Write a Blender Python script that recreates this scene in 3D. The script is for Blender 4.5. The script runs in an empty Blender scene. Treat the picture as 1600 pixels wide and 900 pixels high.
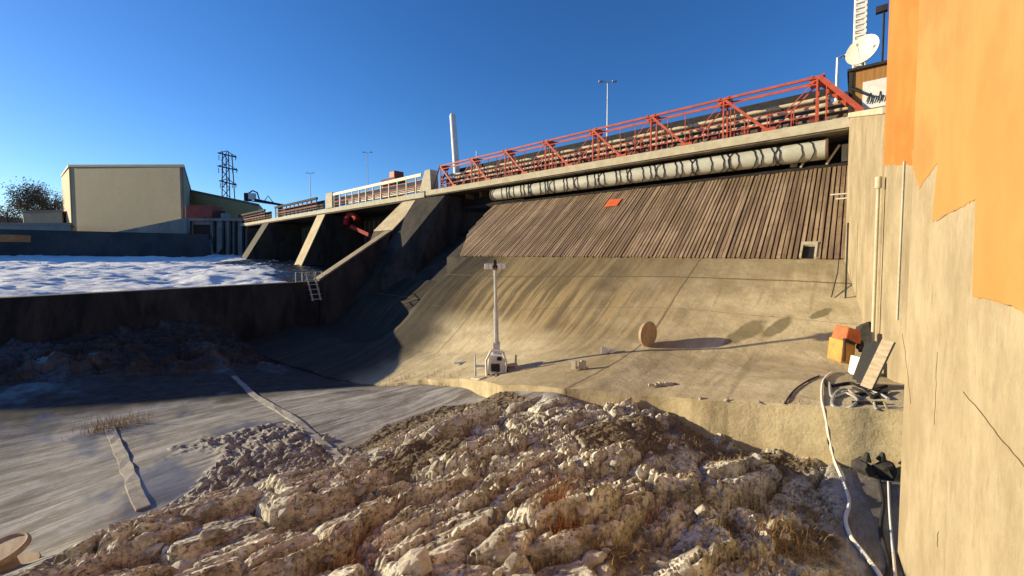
import bpy, math, random
import numpy as np
from mathutils import Vector, Matrix

random.seed(7); rng = np.random.default_rng(11)
S = bpy.context.scene
COL = S.collection
R_ = math.radians

# ------------------------------------------------------------------ camera
FPX = 606.0                       # focal length in photo pixels (photo 1600 wide)
YAW = R_(41.5); PITCH = math.atan(24/FPX); SHIFT = 31.0
cR = Vector((math.cos(YAW), math.sin(YAW), 0))
cF0 = Vector((-math.sin(YAW), math.cos(YAW), 0))
cF = (cF0*math.cos(PITCH) + Vector((0,0,-math.sin(PITCH)))).normalized()
cU = cR.cross(cF)
cam = bpy.data.cameras.new('camera'); camo = bpy.data.objects.new('camera', cam); COL.objects.link(camo)
cam.sensor_width = 36; cam.lens = FPX/1600*36; cam.shift_y = -SHIFT/1600
cam.clip_start = 0.1; cam.clip_end = 6000
mw = Matrix((cR, cU, -cF)).transposed().to_4x4(); camo.matrix_world = mw
S.camera = camo

# ------------------------------------------------------------------ light
SUN_AZ = R_(61); SUN_EL = R_(11.2)       # azimuth off +Y towards +X of the way the light travels
to_sun = Vector((-math.sin(SUN_AZ)*math.cos(SUN_EL), -math.cos(SUN_AZ)*math.cos(SUN_EL), math.sin(SUN_EL)))
w = bpy.data.worlds.new('World'); S.world = w; w.use_nodes = True
nt = w.node_tree; nt.nodes.clear()
sky = nt.nodes.new('ShaderNodeTexSky'); sky.sky_type = 'NISHITA'; sky.sun_disc = False
sky.sun_elevation = SUN_EL; sky.sun_rotation = math.atan2(to_sun.x, to_sun.y)
sky.air_density = 1.0; sky.dust_density = 0.2; sky.ozone_density = 5.0; sky.altitude = 200
bg = nt.nodes.new('ShaderNodeBackground'); bg.inputs['Strength'].default_value = 0.115
out = nt.nodes.new('ShaderNodeOutputWorld')
hs = nt.nodes.new('ShaderNodeHueSaturation'); hs.inputs['Saturation'].default_value = 1.10; hs.inputs['Hue'].default_value = .508; hs.inputs['Value'].default_value = 1.0
nt.links.new(sky.outputs[0], hs.inputs['Color']); nt.links.new(hs.outputs[0], bg.inputs[0]); nt.links.new(bg.outputs[0], out.inputs[0])
sl = bpy.data.lights.new('sun', 'SUN'); sl.energy = 5.0; sl.angle = R_(0.5); sl.color = (1.0, 0.84, 0.54)
so = bpy.data.objects.new('sun', sl); COL.objects.link(so); so.location = (-60, -40, 40)
so.rotation_euler = (-to_sun).to_track_quat('-Z', 'Y').to_euler()
S.view_settings.view_transform = 'Standard'; S.view_settings.look = 'None'
S.view_settings.gamma = 1; S.view_settings.exposure = 0.78

# ------------------------------------------------------------------ measuring helpers: photo pixel -> world point
def ray(px, py): return cF + cR*((px-800)/FPX) + cU*((450-SHIFT-py)/FPX)
def at_z(px, py, z): d = ray(px, py); return d*(z/d.z)
def at_x(px, py, x): d = ray(px, py); return d*(x/d.x)
def at_y(px, py, y): d = ray(px, py); return d*(y/d.y)
def at_d(px, py, dep): return ray(px, py)*dep
def at_plane(px, py, p0, n): d = ray(px, py); return d*(p0.dot(n)/d.dot(n))

# ------------------------------------------------------------------ materials
def _n(t, kind, **kw):
    n = t.nodes.new(kind)
    for k, v in kw.items(): setattr(n, k, v)
    return n
def math_n(t, op, a, b=None, c=None, clamp=False):
    n = _n(t, 'ShaderNodeMath', operation=op, use_clamp=clamp)
    for i, v in enumerate((a, b, c)):
        if v is None: continue
        if isinstance(v, (int, float)): n.inputs[i].default_value = v
        else: t.links.new(v, n.inputs[i])
    return n.outputs[0]
def sstep(t, v, lo, hi):
    n = _n(t, 'ShaderNodeMapRange', interpolation_type='SMOOTHSTEP'); n.clamp = True
    t.links.new(v, n.inputs[0]); n.inputs[1].default_value = lo; n.inputs[2].default_value = hi
    return n.outputs[0]
def noise(t, vec, scale, detail=6, rough=.6, stretch=(1,1,1), rot=(0,0,0), dist=0):
    m = _n(t, 'ShaderNodeMapping'); m.inputs['Scale'].default_value = stretch; m.inputs['Rotation'].default_value = rot
    t.links.new(vec, m.inputs[0])
    n = _n(t, 'ShaderNodeTexNoise'); n.inputs['Scale'].default_value = scale; n.inputs['Detail'].default_value = detail
    n.inputs['Roughness'].default_value = rough; n.inputs['Distortion'].default_value = dist
    t.links.new(m.outputs[0], n.inputs['Vector']); return n.outputs[0]
def mixc(t, fac, a, b, blend='MIX'):
    n = _n(t, 'ShaderNodeMix', data_type='RGBA', blend_type=blend)
    if isinstance(fac, (int, float)): n.inputs[0].default_value = fac
    else: t.links.new(fac, n.inputs[0])
    for i, v in ((6, a), (7, b)):
        if isinstance(v, tuple): n.inputs[i].default_value = (*v[:3], 1)
        else: t.links.new(v, n.inputs[i])
    return n.outputs[2]
def bump(t, h, strength, dist, prev=None):
    b = _n(t, 'ShaderNodeBump'); b.inputs['Strength'].default_value = strength; b.inputs['Distance'].default_value = dist
    t.links.new(h, b.inputs['Height'])
    if prev is not None: t.links.new(prev, b.inputs['Normal'])
    return b.outputs[0]
def new_mat(name):
    m = bpy.data.materials.new(name); m.use_nodes = True; t = m.node_tree
    p = t.nodes['Principled BSDF']; return m, t, p
def pos(t): return _n(t, 'ShaderNodeNewGeometry').outputs['Position']
MATS = {}
def mat(name, c1, c2=None, scale=2., rough=.85, bmp=.25, bscale=25, bdist=.02, stretch=(1,1,1), stain=None, sscale=.6,
        sstretch=(1,1,1), slo=.5, shi=.68, metal=0., spec=.3):
    if name in MATS: return MATS[name]
    m, t, p = new_mat(name); v = pos(t)
    c2 = c2 or tuple(x*.75 for x in c1)
    a = noise(t, v, scale, 8, .65, stretch); col = mixc(t, sstep(t, a, .32, .68), c2, c1)
    fine = noise(t, v, scale*9, 5, .7, stretch)
    col = mixc(t, math_n(t, 'MULTIPLY', sstep(t, fine, .45, .75), .35), col, tuple(x*.6 for x in c2))
    if stain:
        s = noise(t, v, sscale, 7, .68, sstretch, dist=.4)
        col = mixc(t, sstep(t, s, slo, shi), col, stain)
    t.links.new(col, p.inputs['Base Color']); p.inputs['Roughness'].default_value = rough
    p.inputs['Metallic'].default_value = metal; p.inputs['Specular IOR Level'].default_value = spec
    if bmp:
        b = noise(t, v, bscale, 6, .7); t.links.new(bump(t, b, bmp, bdist), p.inputs['Normal'])
    MATS[name] = m; return m

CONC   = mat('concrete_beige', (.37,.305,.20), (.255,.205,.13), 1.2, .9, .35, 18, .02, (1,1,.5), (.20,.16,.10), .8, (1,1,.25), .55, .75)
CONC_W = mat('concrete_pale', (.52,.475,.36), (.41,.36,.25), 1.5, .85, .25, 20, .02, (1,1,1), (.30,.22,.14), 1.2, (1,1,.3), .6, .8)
CONC_D = mat('concrete_shade_dark', (.062,.050,.038), (.030,.025,.020), .9, .85, .5, 8, .05, (1,1,.4), (.016,.014,.012), .5, (1,1,.3), .45, .65)  # concrete darkened to paint the shade on wall and pier sides
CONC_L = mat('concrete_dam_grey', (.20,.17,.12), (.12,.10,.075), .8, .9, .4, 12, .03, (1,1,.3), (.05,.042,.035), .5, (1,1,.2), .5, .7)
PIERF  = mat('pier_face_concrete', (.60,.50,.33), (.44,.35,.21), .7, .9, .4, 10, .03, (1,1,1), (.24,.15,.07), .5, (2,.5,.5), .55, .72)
RED    = mat('red_oxide_paint', (.50,.095,.05), (.36,.06,.035), 2.5, .7, .1, 40, .005, spec=.4)
REDD   = mat('faded_red_paint', (.22,.055,.045), (.13,.04,.035), 3, .85, .1, 40, .005)
DSTEEL = mat('dark_steel', (.05,.045,.045), (.03,.028,.028), 3, .85, .1, 30, .005, spec=.1)
BSTEEL = mat('beige_painted_steel', (.62,.56,.42), (.50,.44,.32), 2, .6, .1, 30, .005, (1,1,1), (.25,.14,.07), 2.0, (.3,1,1), .6, .75)
GALV   = mat('galvanised_steel', (.55,.56,.55), (.42,.43,.42), 3, .45, .08, 40, .004, metal=.3)
WHITE  = mat('white_paint', (.78,.76,.70), (.66,.63,.56), 3, .6, .1, 30, .004)
BLACK  = mat('black_rubber', (.018,.018,.02), (.01,.01,.01), 5, .6, .2, 40, .005)
PIPE   = mat('pipe_grey_green', (.54,.53,.45), (.40,.40,.33), 1.1, .6, .15, 30, .006, (.6,1,1), (.24,.17,.10), 1.1, (.7,1,1), .56, .72)
CREAM  = mat('cream_cladding', (.46,.365,.225), (.42,.335,.205), .12, .85, .1, 3, .01)
CREAMB = mat('cream_cladding_trim', (.30,.27,.20), (.24,.21,.16), .2, .8, .1, 3, .01)
CREAM2 = mat('tan_render', (.52,.40,.26), (.42,.32,.21), .2, .85, .1, 3, .01)
ORANGE_EQ = mat('orange_plastic', (.62,.15,.05), (.42,.10,.04), 4, .7, .2, 30, .004, (1,1,1), (.22,.13,.08), 5, (1,1,1), .55, .68)
YELLOW_EQ = mat('yellow_plastic', (.60,.29,.07), (.46,.21,.06), 4, .7, .2, 30, .004, (1,1,1), (.25,.17,.10), 5, (1,1,1), .55, .68)
BROWNHUT = mat('hut_brown_boards', (.40,.20,.06), (.28,.13,.045), 2, .8, .3, 10, .01, (6,6,.3))
WOOD   = mat('weathered_plywood', (.46,.34,.22), (.30,.21,.13), 2, .75, .2, 20, .006, (1,6,1))
WOODG  = mat('grey_timber', (.42,.34,.24), (.28,.22,.15), 3, .85, .3, 20, .006, (1,1,6))
GLASS  = mat('lamp_glass', (.80,.82,.84), (.7,.72,.74), 3, .2, 0, spec=.6)
SACK   = mat('dark_sacking', (.055,.05,.045), (.03,.028,.026), 6, .9, .4, 30, .01)
LEAF   = mat('leaf_dull_green', (.19,.155,.10), (.12,.105,.07), 1.0, .8, 0)
LEAFB  = mat('twig_brown', (.24,.175,.13), (.17,.125,.09), 1.0, .85, 0)
BARK   = mat('bark', (.09,.07,.05), (.05,.04,.03), 2, .9, .3, 10, .02)
GRASSD = mat('dry_grass', (.36,.25,.10), (.25,.14,.05), 1.5, .85, 0)
GRASSR = mat('rust_fern', (.28,.10,.03), (.20,.07,.02), 1.5, .85, 0)
BANK   = mat('bank_masonry', (.075,.07,.065), (.045,.043,.042), .3, .9, .5, 2, .1, (1,1,.6))
BOULD  = mat('pale_boulder', (.66,.62,.52), (.34,.30,.24), 3.2, .9, .8, 14, .05, (1,1,1), (.13,.11,.08), 1.6, (1,1,1), .5, .64)
REDBOX = mat('red_container', (.32,.06,.04), (.22,.04,.03), .6, .6, .1, 10, .01)

# ---- slats
def mk_slat():
    m, t, p = new_mat('slat_timber'); v = pos(t)
    a = noise(t, v, 1.0, 6, .6, (4.2, .18, .18)); b = noise(t, v, .35, 5, .6)
    col = mixc(t, sstep(t, a, .36, .64), (.14,.088,.058), (.37,.262,.165))
    col = mixc(t, math_n(t, 'MULTIPLY', sstep(t, b, .40, .66), .65), col, (.17,.115,.06))
    c = noise(t, v, 2.2, 6, .7); col = mixc(t, math_n(t, 'MULTIPLY', sstep(t, c, .52, .74), .7), col, (.085,.05,.045))
    t.links.new(col, p.inputs['Base Color']); p.inputs['Roughness'].default_value = .85
    t.links.new(bump(t, noise(t, v, 20, 5, .7, (1,.2,.2)), .3, .01), p.inputs['Normal']); return m
SLAT = mk_slat()

# ---- apron concrete with joints and water streaks
def mk_apron():
    m, t, p = new_mat('spillway_concrete'); v = pos(t)
    sx = _n(t, 'ShaderNodeSeparateXYZ'); t.links.new(v, sx.inputs[0]); X, Y, Z = sx.outputs
    base = noise(t, v, .9, 9, .68); col = mixc(t, sstep(t, base, .33, .67), (.39,.315,.185), (.55,.46,.295))
    st = noise(t, v, 1.0, 7, .62, (1.9,.12,.12), dist=.3)                    # water streaks down the slope
    wob = noise(t, v, .22, 5, .6)
    xm = math_n(t, 'ADD', X, math_n(t, 'MULTIPLY', math_n(t, 'SUBTRACT', wob, .5), 14.0))
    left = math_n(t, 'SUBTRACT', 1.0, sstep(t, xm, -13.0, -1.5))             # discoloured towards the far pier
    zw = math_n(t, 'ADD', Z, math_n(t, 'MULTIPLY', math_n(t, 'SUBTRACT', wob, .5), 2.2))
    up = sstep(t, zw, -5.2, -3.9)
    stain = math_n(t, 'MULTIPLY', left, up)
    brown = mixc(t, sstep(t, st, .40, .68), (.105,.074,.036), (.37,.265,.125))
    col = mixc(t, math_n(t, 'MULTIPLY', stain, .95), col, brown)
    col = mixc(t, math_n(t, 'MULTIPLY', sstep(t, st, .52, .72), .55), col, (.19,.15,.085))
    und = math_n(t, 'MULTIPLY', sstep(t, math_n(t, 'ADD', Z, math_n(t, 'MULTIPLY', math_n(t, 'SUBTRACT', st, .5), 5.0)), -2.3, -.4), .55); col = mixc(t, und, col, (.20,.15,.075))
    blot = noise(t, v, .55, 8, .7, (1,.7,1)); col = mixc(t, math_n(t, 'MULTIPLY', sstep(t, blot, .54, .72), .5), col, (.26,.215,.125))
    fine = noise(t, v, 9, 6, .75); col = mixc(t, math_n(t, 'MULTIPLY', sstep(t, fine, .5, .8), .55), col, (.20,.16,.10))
    shade = math_n(t, 'SUBTRACT', 1.0, sstep(t, math_n(t, 'ADD', X, math_n(t, 'MULTIPLY', math_n(t, 'SUBTRACT', wob, .5), 6.0)), -25.0, -19.0))
    col = mixc(t, math_n(t, 'MULTIPLY', shade, .93), col, mixc(t, sstep(t, st, .4, .66), (.013,.011,.009), (.042,.033,.023)))  # near-black mix paints the shade by the pier onto the left apron
    # soft cast shadows right of the disc, painted into the floor colour
    def shadow_patch(cx, cy, rx, ry, ang):
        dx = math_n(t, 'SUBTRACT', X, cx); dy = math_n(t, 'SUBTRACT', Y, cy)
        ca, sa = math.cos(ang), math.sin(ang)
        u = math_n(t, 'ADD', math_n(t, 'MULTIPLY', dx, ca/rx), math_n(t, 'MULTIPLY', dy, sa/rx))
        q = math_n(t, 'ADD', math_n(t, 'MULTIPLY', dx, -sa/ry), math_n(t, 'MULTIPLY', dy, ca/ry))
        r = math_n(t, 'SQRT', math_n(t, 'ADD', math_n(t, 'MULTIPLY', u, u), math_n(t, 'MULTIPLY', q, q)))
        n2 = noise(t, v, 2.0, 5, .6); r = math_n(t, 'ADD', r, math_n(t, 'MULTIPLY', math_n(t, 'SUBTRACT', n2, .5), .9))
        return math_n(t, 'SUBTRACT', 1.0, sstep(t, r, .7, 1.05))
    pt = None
    for a in SHADOWS:
        q = shadow_patch(*a); pt = q if pt is None else math_n(t, 'MAXIMUM', pt, q)
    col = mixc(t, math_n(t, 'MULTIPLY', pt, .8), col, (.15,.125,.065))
    # joints
    jn = math_n(t, 'MULTIPLY', math_n(t, 'SUBTRACT', noise(t, v, 3, 4, .6), .5), .10)
    j = None
    for axis, c, hw in ((X, -6.6, .05), (X, -20.2, .05), (Y, 21.55, .06), (X, -33.5, .05), (Y, 18.7, .012), (X, -13.4, .014), (X, -26.8, .02)):
        d = math_n(t, 'ABSOLUTE', math_n(t, 'ADD', math_n(t, 'SUBTRACT', axis, c), jn))
        q = math_n(t, 'SUBTRACT', 1.0, sstep(t, d, hw*.4, hw*1.4)); j = q if j is None else math_n(t, 'MAXIMUM', j, q)
    col = mixc(t, math_n(t, 'MULTIPLY', j, .75), col, (.10,.08,.045))
    t.links.new(col, p.inputs['Base Color']); p.inputs['Roughness'].default_value = .9; p.inputs['Specular IOR Level'].default_value = .25
    b1 = bump(t, noise(t, v, 2.0, 8, .7), .45, .12); b2 = bump(t, noise(t, v, 30, 5, .7), .35, .015, b1)
    t.links.new(b2, p.inputs['Normal']); return m

# ---- ground: rock, rubble, slab, chosen by an attribute that says what the ground is made of, plus painted shade
def mk_ground():
    m, t, p = new_mat('bedrock_and_slab'); v = pos(t)
    at = _n(t, 'ShaderNodeAttribute'); at.attribute_name = 'kind'
    sp = _n(t, 'ShaderNodeSeparateColor'); t.links.new(at.outputs['Color'], sp.inputs[0]); rock, rub, drk = sp.outputs[0], sp.outputs[1], sp.outputs[2]
    # slab
    s1 = noise(t, v, 1.1, 12, .8, (1.5,.38,1))
    slab = mixc(t, sstep(t, s1, .40, .60), (.15,.135,.12), (.37,.355,.335))
    s2 = noise(t, v, .9, 10, .75, (2.1,.17,1), dist=.3)
    slab = mixc(t, math_n(t, 'MULTIPLY', sstep(t, s2, .53, .60), .75), slab, (.13,.105,.075)); s5 = noise(t, v, .8, 10, .75, (2.6,.16,1), (.3,0,0), dist=.2); slab = mixc(t, math_n(t, 'MULTIPLY', sstep(t, s5, .56, .60), .6), slab, (.50,.48,.45))
    # rock
    GR = R_(-16)
    r1 = noise(t, v, 1.9, 9, .75, (1.4,.9,1.4), (0,0,GR)); rc = mixc(t, sstep(t, r1, .36, .62), (.26,.23,.17), (.84,.79,.65))
    r2 = noise(t, v, 11, 8, .78, (1.4,.9,1.4), (0,0,GR)); rc = mixc(t, math_n(t, 'MULTIPLY', sstep(t, r2, .49, .61), .9), rc, (.085,.066,.046))
    r3 = noise(t, v, .55, 7, .7); rc = mixc(t, math_n(t, 'MULTIPLY', sstep(t, r3, .57, .70), .45), rc, (.22,.19,.13))
    r4 = noise(t, v, 2.6, 6, .6); rc = mixc(t, math_n(t, 'MULTIPLY', sstep(t, r4, .58, .72), .7), rc, (.84,.82,.77))
    r5 = noise(t, v, .8, 6, .65, (1,1,1), (1,2,.5)); rc = mixc(t, math_n(t, 'MULTIPLY', sstep(t, r5, .63, .72), .4), rc, (.15,.10,.045))
    # rubble
    g1 = noise(t, v, 5, 8, .8); rb = mixc(t, sstep(t, g1, .35, .65), (.12,.10,.08), (.46,.42,.36))
    g2 = noise(t, v, 16, 7, .85); g3 = noise(t, v, 1.5, 6, .7); tc = mixc(t, sstep(t, g2, .38, .66), (.075,.055,.035), (.27,.21,.13)); tc = mixc(t, math_n(t, 'MULTIPLY', sstep(t, g3, .5, .7), .6), tc, (.15,.10,.045))
    s3 = noise(t, v, 22, 6, .8); slab = mixc(t, math_n(t, 'MULTIPLY', sstep(t, s3, .54, .66), .6), slab, (.10,.085,.07)); s4 = noise(t, v, .9, 7, .7, dist=.6); slab = mixc(t, math_n(t, 'MULTIPLY', sstep(t, s4, .56, .61), .5), slab, (.20,.175,.145))
    col = mixc(t, rub, slab, rb); col = mixc(t, rock, col, rc); col = mixc(t, at.outputs['Alpha'], col, tc)
    col = mixc(t, math_n(t, 'MULTIPLY', drk, .92), col, mixc(t, sstep(t, r1, .4, .62), (.013,.011,.010), (.05,.041,.033)))  # shade of the dividing wall painted into the bed colour
    pd = noise(t, v, .22, 4, .55, (.6,1.5,1), (0,0,R_(15)))
    pud = math_n(t, 'MULTIPLY', sstep(t, pd, .53, .66), math_n(t, 'SUBTRACT', 1.0, math_n(t, 'ADD', rock, math_n(t, 'ADD', rub, at.outputs['Alpha']), clamp=True)))
    col = mixc(t, math_n(t, 'MULTIPLY', pud, .55), col, (.10,.095,.09))
    t.links.new(col, p.inputs['Base Color']); p.inputs['Specular IOR Level'].default_value = .25
    ro = _n(t, 'ShaderNodeMapRange'); t.links.new(pud, ro.inputs[0]); ro.inputs[3].default_value = .92; ro.inputs[4].default_value = .30; t.links.new(ro.outputs[0], p.inputs['Roughness'])
    h = noise(t, v, 14, 8, .8, (1.3,.9,1.3), (0,0,GR))
    hh = math_n(t, 'MULTIPLY', h, math_n(t, 'ADD', math_n(t, 'MULTIPLY', math_n(t, 'SUBTRACT', 1.0, pud), .14), math_n(t, 'ADD', rock, math_n(t, 'MULTIPLY', rub, .8))))
    t.links.new(bump(t, hh, .75, .055), p.inputs['Normal']); return m

def mk_water():
    m, t, p = new_mat('white_water'); v = pos(t)
    a = noise(t, v, .20, 10, .75, (.6,.55,1), dist=1.2); b = noise(t, v, 1.1, 9, .8, (1,.6,1), dist=1.0)
    f = math_n(t, 'ADD', math_n(t, 'MULTIPLY', a, .50), math_n(t, 'MULTIPLY', b, .50))
    at = _n(t, 'ShaderNodeAttribute'); at.attribute_name = 'foam'
    f = math_n(t, 'ADD', f, math_n(t, 'MULTIPLY', at.outputs['Fac'], .22))
    foam = sstep(t, f, .455, .555)
    col = mixc(t, foam, (.012,.02,.03), (.93,.93,.92))
    t.links.new(col, p.inputs['Base Color'])
    r = _n(t, 'ShaderNodeMapRange'); t.links.new(foam, r.inputs[0]); r.inputs[3].default_value = .12; r.inputs[4].default_value = .85
    t.links.new(r.outputs[0], p.inputs['Roughness'])
    t.links.new(bump(t, b, .9, .35), p.inputs['Normal']); return m

def mk_wall():
    m, t, p = new_mat('board_marked_concrete'); v = pos(t)
    a = noise(t, v, .9, 9, .72, (1,1.3,.8)); col = mixc(t, sstep(t, a, .32, .68), (.32,.255,.16), (.445,.37,.25))
    b = noise(t, v, 3.5, 8, .75, (1,2.2,.6)); col = mixc(t, math_n(t, 'MULTIPLY', sstep(t, b, .52, .70), .55), col, (.25,.19,.12)); e = noise(t, v, 8, 7, .8); col = mixc(t, math_n(t, 'MULTIPLY', sstep(t, e, .58, .70), .5), col, (.50,.44,.33))
    c = noise(t, v, 1.3, 6, .65, (1,1,1)); col = mixc(t, math_n(t, 'MULTIPLY', sstep(t, c, .55, .72), .35), col, (.36,.32,.245))
    d = noise(t, v, 26, 4, .7); col = mixc(t, math_n(t, 'MULTIPLY', sstep(t, d, .60, .75), .4), col, (.22,.16,.09))
    t.links.new(col, p.inputs['Base Color']); p.inputs['Roughness'].default_value = .9; p.inputs['Specular IOR Level'].default_value = .2
    b1 = bump(t, noise(t, v, 4, 9, .75, (1,1.5,.7)), .55, .05); t.links.new(bump(t, noise(t, v, 40, 6, .75), .5, .01, b1), p.inputs['Normal']); return m
def mk_paint(name, c1, c2):
    m, t, p = new_mat(name); v = pos(t)
    a = noise(t, v, 1.2, 7, .6, (1,1,.6)); col = mixc(t, sstep(t, a, .32, .68), c1, c2)
    b = noise(t, v, 7, 6, .72, (1,1.5,.45)); col = mixc(t, math_n(t, 'MULTIPLY', sstep(t, b, .66, .72), .6), col, (.42,.16,.05)); b = noise(t, v, .6, 6, .65); col = mixc(t, math_n(t, 'MULTIPLY', sstep(t, b, .48, .68), .55), col, tuple(q*.80 for q in c1)); pl = noise(t, v, 2.3, 9, .78, (1,1.3,.7)); col = mixc(t, math_n(t, 'MULTIPLY', sstep(t, pl, .66, .685), .8), col, (.40,.30,.19)); dr = noise(t, v, 1.4, 6, .7, (1,5,.22)); col = mixc(t, math_n(t, 'MULTIPLY', sstep(t, dr, .58, .72), .4), col, (.36,.16,.06))
    t.links.new(col, p.inputs['Base Color']); p.inputs['Roughness'].default_value = .75; p.inputs['Specular IOR Level'].default_value = .25
    b1 = bump(t, noise(t, v, 3, 7, .65), .25, .04); t.links.new(bump(t, noise(t, v, 60, 4, .7), .3, .004, b1), p.inputs['Normal']); return m
WALLC = mk_wall(); WATER = mk_water(); GROUND = mk_ground()
PAINT = mk_paint('apricot_wall_paint', (.50,.225,.070), (.55,.26,.088)); PAINTO = mk_paint('orange_wall_paint', (.58,.165,.038), (.64,.20,.045))

# ------------------------------------------------------------------ mesh building
BASE = {}
class MB:
    def __init__(s): s.v = []; s.f = []
    def add(s, vs, fs):
        o = len(s.v); s.v += [tuple(x) for x in vs]; s.f += [tuple(i+o for i in q) for q in fs]
    def hexa(s, p):   # 8 corners: bottom 0-3, top 4-7
        s.add(p, [(3,2,1,0),(4,5,6,7),(0,1,5,4),(1,2,6,5),(2,3,7,6),(3,0,4,7)])
    def box(s, c, size, rz=0, tilt=None):
        hx, hy, hz = (q/2 for q in size); M = Matrix.Rotation(rz, 3, 'Z')
        if tilt: M = M @ Matrix.Rotation(tilt[1], 3, tilt[0])
        c = Vector(c)
        s.hexa([c + M @ Vector(q) for q in ((-hx,-hy,-hz),(hx,-hy,-hz),(hx,hy,-hz),(-hx,hy,-hz),(-hx,-hy,hz),(hx,-hy,hz),(hx,hy,hz),(-hx,hy,hz))])
    def bar(s, a, b, wd, ht=None, up=(0,0,1)):
        a, b = Vector(a), Vector(b); d = (b-a).normalized(); u = Vector(up)
        if abs(d.dot(u)) > .98: u = Vector((0,1,0))
        x = d.cross(u).normalized(); y = x.cross(d).normalized(); x *= wd/2; y *= (ht or wd)/2
        s.hexa([a-x-y, a+x-y, a+x+y, a-x+y, b-x-y, b+x-y, b+x+y, b-x+y])
    def tube(s, pts, r, n=8, caps=True):
        pts = [Vector(p) for p in pts]; rs = r if isinstance(r, (list, tuple)) else [r]*len(pts)
        rings = []; prev = None
        for i, p in enumerate(pts):
            d = (pts[min(i+1, len(pts)-1)] - pts[max(i-1, 0)]).normalized()
            u = prev if prev is not None and abs(prev.dot(d)) < .95 else (Vector((0,0,1)) if abs(d.z) < .9 else Vector((1,0,0)))
            x = (u - d*u.dot(d)).normalized(); prev = x; y = d.cross(x)
            rings.append([p + (x*math.cos(2*math.pi*k/n) + y*math.sin(2*math.pi*k/n))*rs[i] for k in range(n)])
        vs = [q for rg in rings for q in rg]; fs = []
        for i in range(len(pts)-1):
            for k in range(n): fs.append((i*n+k, i*n+(k+1)%n, (i+1)*n+(k+1)%n, (i+1)*n+k))
        if caps: fs += [tuple(range(n-1,-1,-1)), tuple((len(pts)-1)*n+k for k in range(n))]
        s.add(vs, fs)
    def prism(s, poly, off):
        poly = [Vector(p) for p in poly]; off = Vector(off); n = len(poly)
        s.add(poly + [p+off for p in poly], [tuple(range(n-1,-1,-1)), tuple(range(n,2*n))] + [(i,(i+1)%n,(i+1)%n+n,i+n) for i in range(n)])
    def blob(s, c, rx, ry, rz, seed=0, amp=.25, sub=3):
        import bmesh
        bm = bmesh.new(); bmesh.ops.create_icosphere(bm, subdivisions=sub, radius=1)
        rr = random.Random(seed); planes = []
        for _ in range(16):
            n = Vector((rr.gauss(0,1), rr.gauss(0,1), rr.gauss(0,1))).normalized(); planes.append((n, rr.uniform(.42, .80)))
        vs = []
        for q in bm.verts:
            p = q.co.copy()
            for n, d in planes:
                e = p.dot(n) - d
                if e > 0: p -= n*e*.97
            p *= 1 + amp*(rr.random()-.5)*.35
            vs.append(Vector((p.x*rx, p.y*ry, p.z*rz)) + Vector(c))
        s.add(vs, [tuple(q.index for q in f.verts) for f in bm.faces]); bm.free()
    def stone(s, seed, rx, ry, rz, n=15):
        import bmesh
        rr = random.Random(seed); bm = bmesh.new()
        for _ in range(n):
            d = Vector((rr.gauss(0,1), rr.gauss(0,1), rr.gauss(0,1))).normalized()*rr.uniform(.75,1); bm.verts.new((d.x*rx, d.y*ry, d.z*rz))
        r = bmesh.ops.convex_hull(bm, input=bm.verts); junk = [g for g in r['geom_interior'] if isinstance(g, bmesh.types.BMVert)]
        bmesh.ops.delete(bm, geom=junk, context='VERTS'); bm.verts.index_update(); bm.verts.ensure_lookup_table()
        s.add([v.co.copy() for v in bm.verts], [tuple(q.index for q in f.verts) for f in bm.faces]); bm.free()
    def build(s, name, m, parent=None, smooth=False, bevel=0):
        off = Vector(BASE.get(parent.name, (0,0,0))) if parent else Vector((0,0,0))
        me = bpy.data.meshes.new(name); me.from_pydata([tuple(Vector(p)-off) for p in s.v], [], s.f)
        import bmesh
        bm = bmesh.new(); bm.from_mesh(me); bmesh.ops.recalc_face_normals(bm, faces=bm.faces); bm.to_mesh(me); bm.free()
        me.materials.append(m)
        if smooth: me.polygons.foreach_set('use_smooth', [True]*len(me.polygons)); 
        o = bpy.data.objects.new(name, me); COL.objects.link(o)
        if parent: o.parent = parent
        BASE[o.name] = tuple(off)
        if smooth: me.set_sharp_from_angle(angle=R_(40))
        if bevel:
            b = o.modifiers.new('bevel', 'BEVEL'); b.width = bevel; b.segments = 2; b.limit_method = 'ANGLE'
        return o
def tag(o, label=None, cat=None, group=None, kind=None):
    if label: o['label'] = label
    if cat: o['category'] = cat
    if group: o['group'] = group
    if kind: o['kind'] = kind
    return o
def thing(name, label, cat, loc=(0,0,0), rz=0, group=None, local=False):
    o = bpy.data.objects.new(name, None); COL.objects.link(o); o.location = loc; o.rotation_euler = (0,0,rz); o.empty_display_size = .3
    BASE[o.name] = (0,0,0) if local else tuple(loc)
    return tag(o, label, cat, group)
def copy_tree(o, parent=None):
    c = o.copy(); COL.objects.link(c)
    if parent: c.parent = parent
    for ch in list(o.children): copy_tree(ch, c)
    return c
def solo(mb, name, m, label, cat, group=None, smooth=False, bevel=0):
    # a one-mesh thing whose origin sits at its base
    vs = np.array([tuple(v) for v in mb.v]); b = ((vs[:,0].min()+vs[:,0].max())/2, (vs[:,1].min()+vs[:,1].max())/2, vs[:,2].min())
    mb.v = [tuple(q) for q in (vs - np.array(b))]
    o = mb.build(name, m, None, smooth, bevel); o.location = b
    return tag(o, label, cat, group)
def smooth_path(pts, k=6):
    pts = [Vector(p) for p in pts]; P = [pts[0]*2-pts[1]] + pts + [pts[-1]*2-pts[-2]]; o = []
    for i in range(1, len(P)-2):
        for j in range(k):
            t = j/k; a, b, c, d = P[i-1], P[i], P[i+1], P[i+2]
            o.append(.5*((2*b) + (c-a)*t + (2*a-5*b+4*c-d)*t*t + (3*b-a-3*c+d)*t**3))
    return o + [pts[-1]]

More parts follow.
